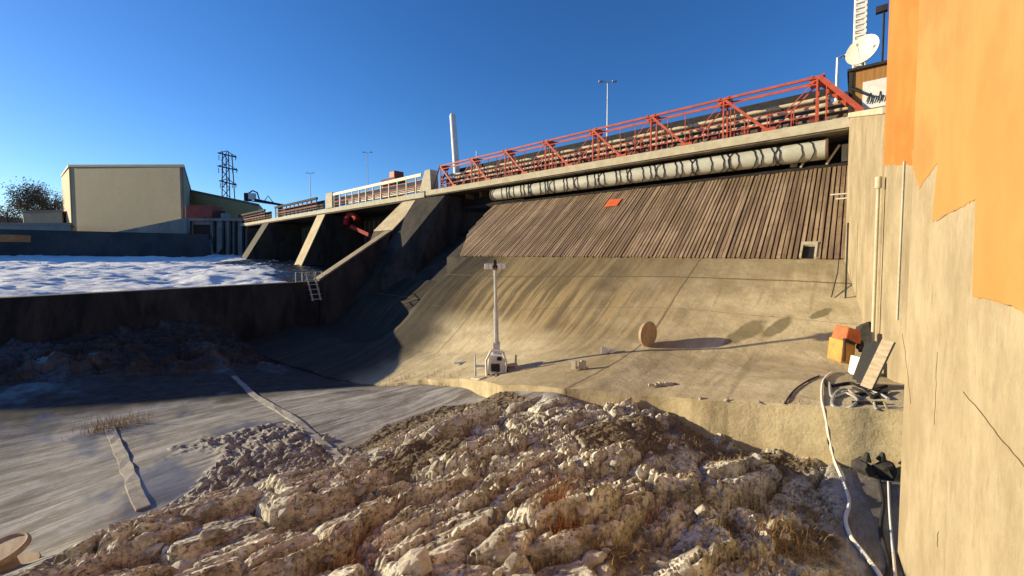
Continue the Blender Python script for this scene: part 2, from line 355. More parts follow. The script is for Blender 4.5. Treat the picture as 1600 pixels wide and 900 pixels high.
# ------------------------------------------------------------------ numpy noise
def _hash(ix, iy, s):
    h = (ix.astype(np.int64)*374761393 + iy.astype(np.int64)*668265263 + s*1442695041) & 0x7fffffff
    h = ((h ^ (h >> 13))*1274126177) & 0x7fffffff; h = (h ^ (h >> 16)) & 0x7fffffff
    h = (h*69069 + 12345) & 0x7fffffff
    return ((h >> 5) & 0xfffff)/float(0xfffff)
def vnoise(x, y, s=0):
    ix, iy = np.floor(x), np.floor(y); fx, fy = x-ix, y-iy; fx = fx*fx*fx*(fx*(fx*6-15)+10); fy = fy*fy*fy*(fy*(fy*6-15)+10)
    a, b, c, d = _hash(ix,iy,s), _hash(ix+1,iy,s), _hash(ix,iy+1,s), _hash(ix+1,iy+1,s)
    return (a*(1-fx)+b*fx)*(1-fy) + (c*(1-fx)+d*fx)*fy
def fbm(x, y, o=5, s=0, g=.5):
    r = 0; a = 1; t = 0
    for i in range(o): r = r + a*(vnoise(x*2**i+i*17.3, y*2**i-i*9.1, s+i)-.5); t += a; a *= g
    return r/t
def worley(x, y, s):
    ix, iy = np.floor(x), np.floor(y); f1 = np.full(x.shape, 9.); f2 = f1.copy(); h = np.zeros(x.shape); ox = h.copy(); oy = h.copy(); tx = h.copy(); ty = h.copy()
    for i in (-1,0,1):
        for j in (-1,0,1):
            cx, cy = ix+i, iy+j; px = cx+.1+.8*_hash(cx,cy,s); py = cy+.1+.8*_hash(cx,cy,s+7)
            d = np.hypot(x-px, y-py); n = d < f1
            f2 = np.where(n, f1, np.minimum(f2, d)); f1 = np.where(n, d, f1)
            h = np.where(n, _hash(cx,cy,s+13), h); ox = np.where(n, x-px, ox); oy = np.where(n, y-py, oy)
            tx = np.where(n, _hash(cx,cy,s+21)-.5, tx); ty = np.where(n, _hash(cx,cy,s+29)-.5, ty)
    return f1, f2, h, ox, oy, tx, ty
def rocks(x, y):
    a = R_(-16); u = x*math.cos(a)+y*math.sin(a); v = -x*math.sin(a)+y*math.cos(a)
    u = u + .35*fbm(x*.9, y*.9, 4, 91); v = v + .35*fbm(x*.9+40, y*.9, 4, 95)
    z = 0; m = np.clip(.5+2.6*fbm(x*.55+9, y*.55, 4, 303), 0, 1)      # where the rock is shattered, where it stays in slabs
    for sc, st, amp, sd in ((1.9,1.5,.50,1),(.85,1.8,.40,2),(.40,1.7,.20,3),(.18,1.6,.10,4),(.09,1.4,.045,5)):
        f1, f2, h, ox, oy, tx, ty = worley(u/sc, v/(sc*st), sd*101)
        k = amp if sd < 3 else amp*(.30+1.05*m)
        z = z + k*((h-.5)*.5 + (tx*1.3+.45)*ox*1.55 + ty*oy*1.2) - k*.55*np.clip(1-(f2-f1)/.10, 0, 1)
    return z + .16*fbm(x*1.1, y*1.1, 6, 55, .6) + .02*fbm(x*9, y*9, 3, 77)

def rubble(x, y):
    z = 0
    for sc, amp, sd in ((.55,.16,501),(.27,.12,502),(.13,.07,503),(.07,.035,504)):
        f1, f2, h, ox, oy, tx, ty = worley(x/sc, y/sc, sd); z = z + amp*(h**2*np.clip(1.1-f1*1.3, 0, 1)*1.6 + tx*ox*1.2 + ty*oy*1.2 - .3)
    return z
# ------------------------------------------------------------------ apron shape
X_PIER = -36.0; X_END = -.3
Y0, Z0, SL = 23.84, -.30, .735                # foot of the slatted face, its slope
YT = 31.4; ZT = Z0 + SL*(YT-Y0)
PR = ([9,11.8,13.5,15.2,16.4,17.6,20.1,23.84,25], [-4.15,-4.08,-4.0,-3.85,-3.62,-3.15,-1.9,-.3,.25])
PL = ([6,9,10,13,15.5,17.5,20,23.84,25], [-8.3,-8.1,-8.0,-7.5,-6.7,-5.3,-2.9,-.3,.25])
TOE = ([-41.8,-39.5,-30,-22,-16.4,-12.7,-9.5,-6.7,-3.7,-1,.64,1.6,3.5], [9.0,9.2,10,11,12.0,11.4,10.1,10.0,10.8,11.1,11.3,11.35,11.4])
def apron_z(x, y):
    u = np.clip((-6.0-np.asarray(x, float))/16., 0, 1); u = u*u*(3-2*u)*.5+u*.5
    t = np.clip((np.asarray(x, float)+4.5)/5.0, 0, 1.4)*np.clip((16-np.asarray(y, float))/3.0, 0, 1)
    return np.interp(y, *PR)*(1-u) + np.interp(y, *PL)*u + .78*t - dip(x, y)
def dip(x, y):  # hollow added so the left apron lies in shade
    a = np.clip((-26.3-np.asarray(x, float))/4.2, 0, 1); b = np.clip((np.asarray(y, float)-13.5)/5.5, 0, 1)
    return 2.5*a*a*(3-2*a)*b*b*(3-2*b)
def toe_y(x): return np.interp(x, *TOE)

# ------------------------------------------------------------------ ground
pts = []
def gp(px, py, z): p = at_z(px, py, z); pts.append((p.x, p.y, z))
for a in ((0,700,-6.6),(0,830,-6.4),(200,780,-6.1),(380,640,-6.7),(600,640,-6.25),(560,692,-6.05),(690,618,-6.1),(120,740,-6.4),
          (560,716,-5.95),(250,806,-6.05),(60,868,-6.05),(420,690,-6.1),(745,636,-5.7),(650,650,-6.1),(700,640,-5.95),
          (600,694,-5.45),(690,665,-5.0),(800,632,-4.75),(900,630,-4.55),(1000,632,-4.45),(1060,652,-4.6),(1130,692,-4.9),(1290,716,-4.72),(1345,745,-4.75),
          (30,893,-5.35),(120,855,-5.3),(300,790,-5.35),(430,752,-5.3),(300,880,-4.7),(500,800,-4.75),(700,750,-4.6),(900,710,-4.3),
          (800,890,-4.0),(1000,880,-4.05),(1200,880,-4.4),(1150,770,-4.75),(1350,890,-4.7),(1385,800,-4.75),(1000,760,-4.25)): gp(*a)
pts += [(0,-5,-4.1),(-10,-9,-5.4),(3,5,-4.9),(-43,-15,-6.3),(-25,-15,-6.2),(-43,2,-6.1),(-43,10,-6.6),(-36,8.5,-7.9),(-34,-2,-6.2),(-34,4,-6.4),(3,-8,-4.2),(-22,-5,-6.1),
        (.64,11.1,-4.62),(-3.7,10.5,-4.45),(-6.7,9.8,-4.3),(-9.5,9.8,-5.0),(-12.7,11.1,-5.95),(-16.4,11.9,-6.8),(-20,11.0,-7.5),(-28,9.8,-8.0),(2.5,10,-4.8),
        (1,15,-7),(-6,14,-6.6),(-13,15,-7.2),(-22,15,-8.5),(-32,14,-9),(-42,14,-9),(-20,24,-9),(0,24,-7.5),(-40,24,-9)]
pts = np.array(pts)
def tps(r): return np.where(r > 1e-6, r*r*np.log(np.maximum(r, 1e-6)), 0)
n = len(pts); D = np.hypot(pts[:,None,0]-pts[None,:,0], pts[:,None,1]-pts[None,:,1])
A = np.zeros((n+3, n+3)); A[:n,:n] = tps(D) + np.eye(n)*.25; A[:n,n] = 1; A[:n,n+1] = pts[:,0]; A[:n,n+2] = pts[:,1]; A[n:,:n] = A[:n,n:].T
W = np.linalg.solve(A, np.concatenate([pts[:,2], np.zeros(3)]))
def smooth01(v, a, b): t = np.clip((v-a)/(b-a), 0, 1); return t*t*(3-2*t)
def in_poly_dist(x, y, poly):
    inside = np.zeros(x.shape, bool); dmin = np.full(x.shape, 1e9); m = len(poly)
    for i in range(m):
        x1, y1 = poly[i]; x2, y2 = poly[(i+1) % m]
        c = ((y1 > y) != (y2 > y)) & (x < (x2-x1)*(y-y1)/((y2-y1) if y2 != y1 else 1e-9)+x1); inside ^= c
        t = np.clip(((x-x1)*(x2-x1)+(y-y1)*(y2-y1))/((x2-x1)**2+(y2-y1)**2+1e-12), 0, 1)
        dmin = np.minimum(dmin, np.hypot(x-x1-t*(x2-x1), y-y1-t*(y2-y1)))
    return np.where(inside, dmin, -dmin)
def zxy(l): return [tuple(at_z(*q))[:2] for q in l]
ROCKP = zxy([(-60,905,-5.4),(30,888,-5.4),(110,846,-5.4),(250,800,-5.6),(330,772,-5.6),(470,735,-5.5),(570,714,-5.6),(598,690,-5.45),(690,660,-5),(800,626,-4.7),(900,624,-4.5),(1000,624,-4.4),(1060,642,-4.6),(1130,682,-4.9),(1290,708,-5.1),(1318,770,-5.1),(1310,830,-5),(1345,905,-4.9)]) + [(.2,3),(.3,-8),(-12,-9)]
RUBP = zxy([(265,692,-6.1),(430,650,-6.1),(480,664,-6.1),(560,700,-6.0),(590,716,-5.8),(420,772,-5.8),(300,800,-5.8),(215,812,-5.9),(330,745,-6.1),(335,712,-6.1)])
TURFP = [zxy(l) for l in ([(890,672,-4.35),(950,648,-4.4),(1035,662,-4.5),(1062,700,-4.5),(1000,716,-4.3),(915,704,-4.3)],[(880,905,-4),(945,822,-4.1),(1050,838,-4.2),(1150,862,-4.4),(1160,905,-4.4)],[(1170,840,-4.6),(1255,790,-4.8),(1330,850,-4.8),(1335,905,-4.7),(1200,895,-4.5)],[(560,725,-5.2),(650,690,-5),(760,690,-4.8),(700,735,-4.8),(600,760,-4.9)],[(1040,648,-4.6),(1130,700,-4.9),(1285,722,-4.8),(1280,742,-4.8),(1120,735,-4.7),(1050,690,-4.5)])]
BROWNP = zxy([(545,700,-6.0),(600,665,-6.1),(690,632,-6.0),(770,616,-5.5),(850,640,-4.7),(720,690,-5.0),(610,715,-5.5)])  # brown strip between slab and rock
DARKP = [(-43,-16),(-43,9.4),(-36,9.6),(-31,9.5),(-29,4),(-30,-2),(-31,-16)]
SHADEP = [(-43,-16),(-43,11),(-30,11.5),(-20,12),(-21,6),(-23.5,0),(-23,-16)]  # bed area coloured dark for the shade beside the dividing wall
def axis(segs):
    o = []
    for a, b, st in segs: o.append(np.arange(a, b-1e-6, st))
    o.append([segs[-1][1]]); return np.concatenate(o)
gx = axis([(-2400,-400,250),(-400,-150,25),(-150,-44,5),(-44,-13.2,.14),(-13.2,2.2,.034),(2.2,8,.5),(8,60,6),(60,400,40),(400,2400,250)])
gy = axis([(-2400,-400,250),(-400,-60,25),(-60,-16,3),(-16,-3.2,.3),(-3.2,12.6,.036),(12.6,26,.4),(26,60,4),(60,400,25),(400,2400,250)])
GX, GY = np.meshgrid(gx, gy, indexing='xy')
fx, fy = GX.ravel(), GY.ravel()
GZ = np.full(fx.shape, -6.6)
loc = (fx > -46) & (fx < 5) & (fy > -17) & (fy < 27)
li = np.where(loc)[0]; z = np.zeros(len(li))
for s in range(0, len(li), 60000):
    q = li[s:s+60000]; r = np.hypot(fx[q][:,None]-pts[None,:,0], fy[q][:,None]-pts[None,:,1]); z[s:s+60000] = tps(r) @ W[:n] + W[n] + W[n+1]*fx[q] + W[n+2]*fy[q]
wb = smooth01(fx[li], -46, -43)*smooth01(fx[li], 5, 3)*smooth01(fy[li], -17, -14)*smooth01(fy[li], 27, 25)
GZ[li] = -6.6*(1-wb) + z*wb
edge = .35*fbm(fx[li]*1.3, fy[li]*1.3, 5, 33)*2.2
rk = np.zeros(fx.shape); rb = rk.copy(); dk = rk.copy()
dR = in_poly_dist(fx[li], fy[li], ROCKP)
rk[li] = smooth01(dR + edge, -.05, .45)
rb[li] = smooth01(in_poly_dist(fx[li], fy[li], RUBP) + edge*1.6, -.2, .5)*(1-rk[li])
dk[li] = smooth01(in_poly_dist(fx[li], fy[li], DARKP) + edge*4, -1.0, 1.2)
shd = np.zeros(fx.shape); shd[li] = smooth01(in_poly_dist(fx[li], fy[li], SHADEP) + edge*3, -.6, 1.4)
tf = np.zeros(fx.shape)
for P_ in TURFP: tf[li] = np.maximum(tf[li], smooth01(in_poly_dist(fx[li], fy[li], P_) + edge*.9, -.05, .3))
brown_strip = smooth01(in_poly_dist(fx[li], fy[li], BROWNP) + edge*.5, -.05, .3); tf[li] = np.maximum(tf[li], brown_strip*(1-rk[li]))
rr_ = rocks(fx[li], fy[li])
GZ[li] += rk[li]*(1-.85*tf[li])*(rr_*.60+.06) + tf[li]*(rubble(fx[li]*1.6, fy[li]*1.6)*.30 + .10*fbm(fx[li]*2, fy[li]*2, 5, 61)) + rb[li]*(rubble(fx[li], fy[li])*.75+.07*fbm(fx[li]*.9, fy[li]*.9, 4, 8)+.04) + dk[li]*(fbm(fx[li]*.35, fy[li]*.35, 5, 71, .6)*2.6 + rocks(fx[li]*.6, fy[li]*.6)*.5 + .25)
GZ[li] += .03*fbm(fx[li]*1.2, fy[li]*1.2, 5, 3)
# keep the sheet under the apron
ap = li[(fy[li] > toe_y(fx[li])) & (fx[li] < 3.2)]
GZ[ap] = np.minimum(GZ[ap], apron_z(fx[ap], fy[ap]) - .30)
far = fx < -129; GZ[far] = 4.2 + 2.5*smooth01(-fx[far], 200, 900)
GZ[(fx >= -150) & (fx < -129)] = 4.2
rfar = (fx > 60); GZ[rfar] = -2
nx, ny = len(gx), len(gy)
def grid_mesh(name, X, Y, Z, nx, ny, m, smooth=True):
    me = bpy.data.meshes.new(name); co = np.stack([X, Y, Z], 1).astype(np.float32)
    i = np.arange(nx*ny).reshape(ny, nx); q = np.stack([i[:-1,:-1], i[:-1,1:], i[1:,1:], i[1:,:-1]], -1).reshape(-1, 4)
    me.vertices.add(len(co)); me.vertices.foreach_set('co', co.ravel())
    me.loops.add(q.size); me.loops.foreach_set('vertex_index', q.ravel().astype(np.int32))
    me.polygons.add(len(q)); me.polygons.foreach_set('loop_start', np.arange(0, q.size, 4, dtype=np.int32))
    me.update(calc_edges=True); me.polygons.foreach_set('use_smooth', np.full(len(q), smooth)); me.materials.append(m)
    o = bpy.data.objects.new(name, me); COL.objects.link(o); return o
g = grid_mesh('ground', fx, fy, GZ, nx, ny, GROUND, False)
ca = g.data.attributes.new('kind', 'FLOAT_COLOR', 'POINT')
ca.data.foreach_set('color', np.stack([rk, rb, np.maximum(shd, dk), tf], 1).astype(np.float32).ravel())
tag(g, 'bare pale bedrock and concrete river bed below the spillway', 'ground', kind='structure')
GZ2 = GZ.reshape(ny, nx)
def ground_z(x, y):
    i = int(np.clip(np.searchsorted(gx, x)-1, 0, nx-2)); j = int(np.clip(np.searchsorted(gy, y)-1, 0, ny-2))
    a = (x-gx[i])/(gx[i+1]-gx[i]); b = (y-gy[j])/(gy[j+1]-gy[j])
    return (GZ2[j,i]*(1-a)+GZ2[j,i+1]*a)*(1-b) + (GZ2[j+1,i]*(1-a)+GZ2[j+1,i+1]*a)*b
def surf(x, y):
    if y > Y0 and x < 0: return Z0 + SL*(y-Y0)
    if y > toe_y(x) and x > X_PIER-6: return float(apron_z(x, y))
    return ground_z(x, y)
def hit(px, py, lo=2.5, hi=60):
    d = ray(px, py); t = lo
    while t < hi:
        p = d*t
        if p.z < surf(p.x, p.y): break
        t *= 1.006
    a_, b_ = t/1.006, t
    for _ in range(12):
        m_ = (a_+b_)/2; p = d*m_
        if p.z < surf(p.x, p.y): b_ = m_
        else: a_ = m_
    p = d*b_
    return Vector((p.x, p.y, surf(p.x, p.y)))
def hit_raw(px, py, lo=2.5, hi=60):
    d = ray(px, py); t = lo
    while t < hi and d.z*t > surf(d.x*t, d.y*t): t *= 1.003
    return d*(t/1.003)

# ------------------------------------------------------------------ spillway apron
SHADOWS = []
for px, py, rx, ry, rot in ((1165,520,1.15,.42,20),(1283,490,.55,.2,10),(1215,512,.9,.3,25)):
    q = hit(px, py); SHADOWS.append((q.x, q.y, rx, ry, R_(rot)+YAW))
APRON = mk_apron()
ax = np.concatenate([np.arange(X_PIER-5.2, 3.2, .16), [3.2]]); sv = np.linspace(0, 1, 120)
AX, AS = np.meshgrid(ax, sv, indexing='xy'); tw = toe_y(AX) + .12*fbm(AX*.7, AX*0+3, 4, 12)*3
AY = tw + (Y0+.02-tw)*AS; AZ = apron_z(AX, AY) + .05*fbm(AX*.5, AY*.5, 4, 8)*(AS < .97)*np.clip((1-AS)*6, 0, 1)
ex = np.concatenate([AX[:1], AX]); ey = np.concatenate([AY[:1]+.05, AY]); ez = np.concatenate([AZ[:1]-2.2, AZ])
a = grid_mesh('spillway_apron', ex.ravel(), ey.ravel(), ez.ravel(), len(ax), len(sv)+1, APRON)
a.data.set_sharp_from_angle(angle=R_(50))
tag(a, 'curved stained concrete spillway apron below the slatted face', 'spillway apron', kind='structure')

# ------------------------------------------------------------------ water
wx = np.concatenate([np.arange(-134,-80,.8), np.arange(-80,-42.6,.4)]); wy = np.concatenate([np.arange(-90,-20,1.5), np.arange(-20,33,.4)])
WX, WY = np.meshgrid(wx, wy, indexing='xy')
lift = np.interp(-WX, [42,70,134], [0,1.25,3.0])
wv = fbm(WX*.11, WY*.16, 6, 201, .58)
WZ = -3.75 + lift + wv*1.5 + .55*np.abs(fbm(WX*.35, WY*.3, 5, 222, .6)) + .5*np.abs(fbm(WX*.8, WY*.7, 4, 240, .65))
wo = grid_mesh('water', WX.ravel(), WY.ravel(), WZ.ravel(), len(wx), len(wy), WATER)
fa = wo.data.attributes.new('foam', 'FLOAT', 'POINT'); fa.data.foreach_set('value', np.clip(.15 + .5*np.interp(-WX, [42,56,75], [-.35,-.1,.7]) + wv*1.3 + .35 - 1.6*smooth01(WY, 10, 27)*smooth01(WX, -110, -85), -1.5, 1.4).astype(np.float32).ravel())
tag(wo, 'foaming white water rushing below the open sluice bays', 'water', kind='structure')

# ------------------------------------------------------------------ dam: piers, deck, walls
dam = thing('dam', 'long grey concrete dam with road deck and sloping piers', 'dam', (-40,32,-4))
def pier(x0, x1, mface, slopes):
    mb = MB(); mb.prism([(x0, y, z) for y, z in slopes], (x1-x0, 0, 0)); return mb.build('pier', mface, dam, bevel=.08)
YD, ZD = 29.9, 7.85
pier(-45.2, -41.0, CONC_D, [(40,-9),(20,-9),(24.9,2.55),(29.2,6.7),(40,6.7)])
def facing(x0, x1, yz0, yz1, name='pier_face', th=.12, m=None):  # pale slab as the sunlit slope over a shade-dark body
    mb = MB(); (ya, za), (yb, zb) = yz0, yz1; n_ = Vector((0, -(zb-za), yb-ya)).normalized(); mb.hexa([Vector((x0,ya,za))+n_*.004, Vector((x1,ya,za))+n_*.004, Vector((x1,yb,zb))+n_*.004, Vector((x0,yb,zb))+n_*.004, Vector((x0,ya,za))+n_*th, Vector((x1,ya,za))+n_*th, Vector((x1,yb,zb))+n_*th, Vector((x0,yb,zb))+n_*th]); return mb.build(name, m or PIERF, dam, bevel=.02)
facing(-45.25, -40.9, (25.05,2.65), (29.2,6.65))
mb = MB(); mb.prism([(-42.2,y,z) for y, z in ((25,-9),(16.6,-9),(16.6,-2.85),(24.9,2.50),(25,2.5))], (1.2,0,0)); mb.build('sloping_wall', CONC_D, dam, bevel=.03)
facing(-42.3, -40.9, (16.6,-2.85), (24.9,2.50), 'lit_wall_top', .16, CONC)  # pale strip paints the sunlit top of the sloping wall
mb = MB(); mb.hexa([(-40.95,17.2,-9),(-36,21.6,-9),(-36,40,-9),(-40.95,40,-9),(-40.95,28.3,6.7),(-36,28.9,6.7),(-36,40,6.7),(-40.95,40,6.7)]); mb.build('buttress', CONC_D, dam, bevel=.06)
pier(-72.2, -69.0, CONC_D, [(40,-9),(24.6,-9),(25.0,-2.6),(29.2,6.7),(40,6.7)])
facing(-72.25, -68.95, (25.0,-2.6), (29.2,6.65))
pier(-103, -98.5, CONC_D, [(40,-9),(23.6,-9),(24.0,-2.6),(29.2,6.7),(40,6.7)])
pier(-131, -127, CONC_D, [(40,-9),(24,-9),(24.5,-2.6),(29.2,6.7),(40,6.7)])
mb = MB(); mb.box((-20.4, 34.5, 7.50), (41.4, 9.0, .68)); mb.build('road_deck', CONC_L, dam)  # deck body coloured darker for its shaded soffit, pale fascia as lit front
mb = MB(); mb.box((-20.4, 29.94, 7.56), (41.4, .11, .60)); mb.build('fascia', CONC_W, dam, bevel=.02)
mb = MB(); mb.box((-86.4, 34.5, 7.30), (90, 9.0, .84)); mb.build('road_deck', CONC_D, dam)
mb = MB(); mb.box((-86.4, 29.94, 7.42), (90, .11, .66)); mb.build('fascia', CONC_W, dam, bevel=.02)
mb = MB()
for x in np.arange(-38, 0, 2.4): mb.box((x, 35.2, 6.86), (.3, 6.6, .58))
mb.build('deck_beam', CONC_L, dam)
# body behind the slats (rollway) and the gate line of the main bay
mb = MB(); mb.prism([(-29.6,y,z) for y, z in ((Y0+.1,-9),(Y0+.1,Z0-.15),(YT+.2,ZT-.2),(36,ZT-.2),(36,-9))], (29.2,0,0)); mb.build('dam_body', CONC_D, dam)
mb = MB(); mb.prism([(X_PIER-.05,y,z) for y, z in ((Y0-.1,-9),(Y0-.1,Z0-2.75),(YT+.2,ZT-2.8),(36,ZT-2.8),(36,-9))], (6.40,0,0)); mb.build('dam_body', CONC_D, dam)  # added recess, lowered and dark to hold shade left of the slats
mb = MB(); mb.box((-20.3, 32.7, 8.7), (40, .3, 1.68)); mb.build('road_barrier', CONC_L, dam, bevel=.03)
mb = MB(); mb.box((-18.2, 33.2, 6.2), (35.4, .4, 2.2)); mb.build('gate_beam', DSTEEL, dam)
mb = MB()
for x in (-.62, -3.2): mb.box((x, 31.75, 6.0), (.35, .5, 1.3))
for x in (-.9, -2.2): mb.bar((x, 31.3, 6.6), (x-.6, 31.2, 5.5), .12)
mb.build('bracket', CONC_W, dam)

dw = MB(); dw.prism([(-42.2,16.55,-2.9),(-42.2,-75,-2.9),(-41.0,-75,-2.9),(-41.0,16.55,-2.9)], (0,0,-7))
dvo = solo(dw, 'dividing_wall', CONC_D, 'long low shade-dark wall between the rapids and the dry river bed', 'wall', bevel=.06)

# right-hand training wall: from the slats towards the camera, top falling downstream
P0, P1 = Vector((X_END, 32, 0)), Vector((.55, 17.0, 0))
mb = MB(); mb.hexa([(X_END,32,-8),(-.36,23.6,-8),(5,23.6,-8),(5,32,-8),(X_END,32,7.95),(-.36,23.6,6.15),(5,23.6,6.15),(5,32,7.95)])
mb.hexa([(-.36,23.597,-8),(.55,17,-8),(5,17,-8),(5,23.597,-8),(-.36,23.597,6.15),(.55,17,4.36),(5,17,4.36),(5,23.597,6.15)])
tw_ = thing('training_wall', 'tall beige concrete side wall at right end of the slatted face', 'wall', (.3,24,-4))
mb.build('wall_body', CONC, tw_, bevel=.05)
mb = MB()
for cA, cB in ((Vector((X_END-.06,32,7.953)), Vector((-.42,23.6,6.153))), (Vector((-.42,23.597,6.153)), Vector((.49,17.0,4.363)))):
    mb.hexa([cA, cB, cB+Vector((2,0,0)), cA+Vector((2,0,0)), cA+Vector((0,0,.22)), cB+Vector((0,0,.22)), cB+Vector((2,0,.22)), cA+Vector((2,0,.22))])
mb.build('coping', CONC_W, tw_, bevel=.03)

# ------------------------------------------------------------------ orange building on the right
CA, CB = Vector((.62, 8.5, 0)), Vector((1.30, 0, 0)); cd = (CB-CA).normalized(); CE = CA + cd*17
bl = thing('orange_building', 'tall orange painted concrete building filling the right edge, paint gone at its foot', 'building', (2.5,6,-5))
mb = MB(); nrm = Vector((-cd.y, cd.x, 0)); nrm = nrm if nrm.x > 0 else -nrm
mb.hexa([CA+Vector((0,0,-7)), CE+Vector((0,0,-7)), CE+nrm*6+Vector((0,0,-7)), CA+nrm*6+Vector((0,0,-7)), CA+Vector((0,0,10)), CE+Vector((0,0,10)), CE+nrm*6+Vector((0,0,10)), CA+nrm*6+Vector((0,0,10))])
mb.build('wall', WALLC, bl, bevel=.03)
inn = -nrm
outline = [(1425,236),(1427,262),(1437,295),(1446,280),(1466,254),(1461,300),(1457,346),(1490,331),(1508,321),(1525,312),(1523,380),(1520,464),(1545,468),(1570,473),(1600,487),(1640,500),(1700,520)]
poly = [at_plane(px, py, CA, nrm) for px, py in outline]
jit = []
for i in range(len(poly)-1):
    for k in range(5):
        q = poly[i].lerp(poly[i+1], k/5); jit.append(q + cd*random.uniform(-.007,.007) + Vector((0,0,random.uniform(-.012,.012))))
last = poly[-1]; e1 = CE*1; 
top = [last, Vector((last.x, last.y, 9.99)), Vector((CA.x, CA.y, 9.99)) + cd*.03, Vector((CA.x, CA.y, jit[0].z)) + cd*.03]
mb = MB(); mb.prism([q + inn*.001 for q in jit + top], inn*.004); mb.build('paint_coat', PAINT, bl)
mb = MB(); s = last + inn*.001; mb.prism([s, Vector((CE.x,CE.y,last.z))+inn*.001, Vector((CE.x,CE.y,9.99))+inn*.001, Vector((last.x,last.y,9.99))+inn*.001], inn*.004); mb.build('paint_coat', PAINT, bl)
# cracks and chips in the wall
CRACKM = mat('crack_dark', (.16,.10,.05), (.10,.06,.03), 5)
def crack(pp, r=.004):
    L = []
    for i in range(len(pp)-1):
        for k in range(5):
            t = k/5; L.append(at_plane(pp[i][0]*(1-t)+pp[i+1][0]*t+random.uniform(-1,1), pp[i][1]*(1-t)+pp[i+1][1]*t+random.uniform(-1.3,1.3), CA, nrm) + inn*.002)
    mb = MB(); mb.tube(L, r, 4); mb.build('crack', CRACKM, bl)
crack([(1505,612),(1530,640),(1560,680),(1600,728),(1640,770)], .005); crack([(1447,272),(1460,258)], .003); crack([(1462,346),(1500,324),(1527,310)], .004)
crack([(1410,520),(1420,590),(1424,640)], .003); crack([(1465,550),(1463,600),(1460,680)], .0025); crack([(1520,462),(1560,470),(1600,485)], .004)
crack([(1528,160),(1526,210),(1529,300)], .002); crack([(1466,830),(1465,862)], .004)
# pilaster beyond it
bq = Vector((.60, 16.94, 0)); mb = MB()
mb.hexa([(.60,16.9,-8),(1.15,13.8,-8),(6,13.8,-8),(6,16.9,-8),(.60,16.9,10),(1.15,13.8,10),(6,13.8,10),(6,16.9,10)])
mb.build('pilaster', CONC, bl, bevel=.04)
mb = MB(); pn = Vector((-(13.8-16.9), .55, 0)).normalized()*-1
a0, b0 = Vector((.60,16.9,0)), Vector((1.15,13.8,0)); d0 = (b0-a0).normalized(); o0 = Vector((-d0.y, d0.x, 0)); o0 = o0 if o0.x < 0 else -o0
rag = []
for k in range(26):
    q_ = a0 + d0*(k*.12); px_ = 1374 + k*2.0; zz_ = q_.dot(cF0)*(395-259)/FPX; rag.append(q_ + Vector((0,0,zz_+random.uniform(-.02,.02))))
mb.prism([q + o0*.002 for q in rag] + [b0*1 + o0*.002 + Vector((0,0,9.99)), a0 + o0*.002 + Vector((0,0,9.99))], o0*.012); mb.build('paint_coat', PAINTO, bl)
# service pipes on the walls
mb = MB(); mb.tube([at_d(1413,252,8.6)*.985, at_d(1402,500,8.6)*.985], .022, 8); solo(mb, 'wall_pipe', CONC_W, 'slim pale pipe down the far edge of the orange building', 'pipe')
p = Vector((.48, 16.6, 0)); zt = 95/606*13; mb = MB(); mb.tube([(p.x,p.y,2.0),(p.x,p.y,-3.9)], .045, 10); mb.tube([(p.x,p.y,2.0),(p.x,p.y,2.35)], .085, 10)
solo(mb, 'drain_pipe', CONC_W, 'white drain pipe standing in front of the side wall', 'pipe', smooth=True)

# ------------------------------------------------------------------ slatted face
sf = thing('slatted_face', 'wide sloping brown timber slat face between pier and side wall', 'slatted face', (-18,Y0,Z0))
nrmS = Vector((0, -SL, 1)).normalized(); dirS = Vector((0, 1, SL)).normalized(); Ls = (YT-Y0)*math.hypot(1, SL)
mb = MB(); x = -30.3; DOOR = (-2.02, -1.48)
while x < X_END-.08:
    wd = .158 + random.uniform(-.015,.015); th = .10+random.uniform(-.02,.03); a0 = Vector((x, Y0, Z0)) + dirS*random.uniform(-.10,.0); b0 = Vector((x+random.uniform(-.02,.02), Y0, Z0)) + dirS*(Ls-random.uniform(0,.1))
    if x < -27.4: a0 = a0 + dirS*(float(np.interp(x, [-30.3,-29.8,-27.4], [7.3,3.9,0]))+random.uniform(-.05,.05))  # slats cut short along the wanted shadow edge
    if DOOR[0]-.08 < x < DOOR[1]+.08: a0 = a0 + dirS*1.12
    mb.bar(a0+nrmS*(th/2), b0+nrmS*(th/2), wd, th, up=nrmS); x += .228
mb.build('slats', SLAT, sf)
mb = MB(); mb.prism([Vector((-27.5,Y0,Z0))-nrmS*.02, Vector((X_END-.03,Y0,Z0))-nrmS*.02, Vector((X_END-.03,YT,ZT))-nrmS*.02, Vector((-30.3,YT,ZT))-nrmS*.02, Vector((-29.8,27,Z0+SL*(27-Y0)))-nrmS*.02], nrmS*.016); mb.build('backing', mat('slat_backing', (.05,.03,.022), (.03,.018,.015), 2), sf)
mb = MB(); mb.bar(Vector((X_PIER+.1,YT,ZT))+nrmS*.1+dirS*.1, Vector((X_END-.05,YT,ZT))+nrmS*.1+dirS*.1, .25, .3, up=nrmS); mb.build('top_rail', DSTEEL, sf)
fr = MB(); mid = Vector(((DOOR[0]+DOOR[1])/2, Y0, Z0))
for dx in (-.29, .29): fr.bar(mid+Vector((dx,0,0))+nrmS*.08+dirS*.0, mid+Vector((dx,0,0))+nrmS*.08+dirS*1.1, .09, .16, up=nrmS)
fr.bar(mid+Vector((-.335,0,0))+nrmS*.09+dirS*1.12, mid+Vector((.335,0,0))+nrmS*.09+dirS*1.12, .24, .17, up=nrmS)
hf = fr.build('hatch_frame', CONC_W, sf); mb = MB(); mb.bar(mid+dirS*.02+nrmS*.02, mid+dirS*1.0+nrmS*.02, .48, .02, up=nrmS); mb.build('hatch_opening', BLACK, hf)
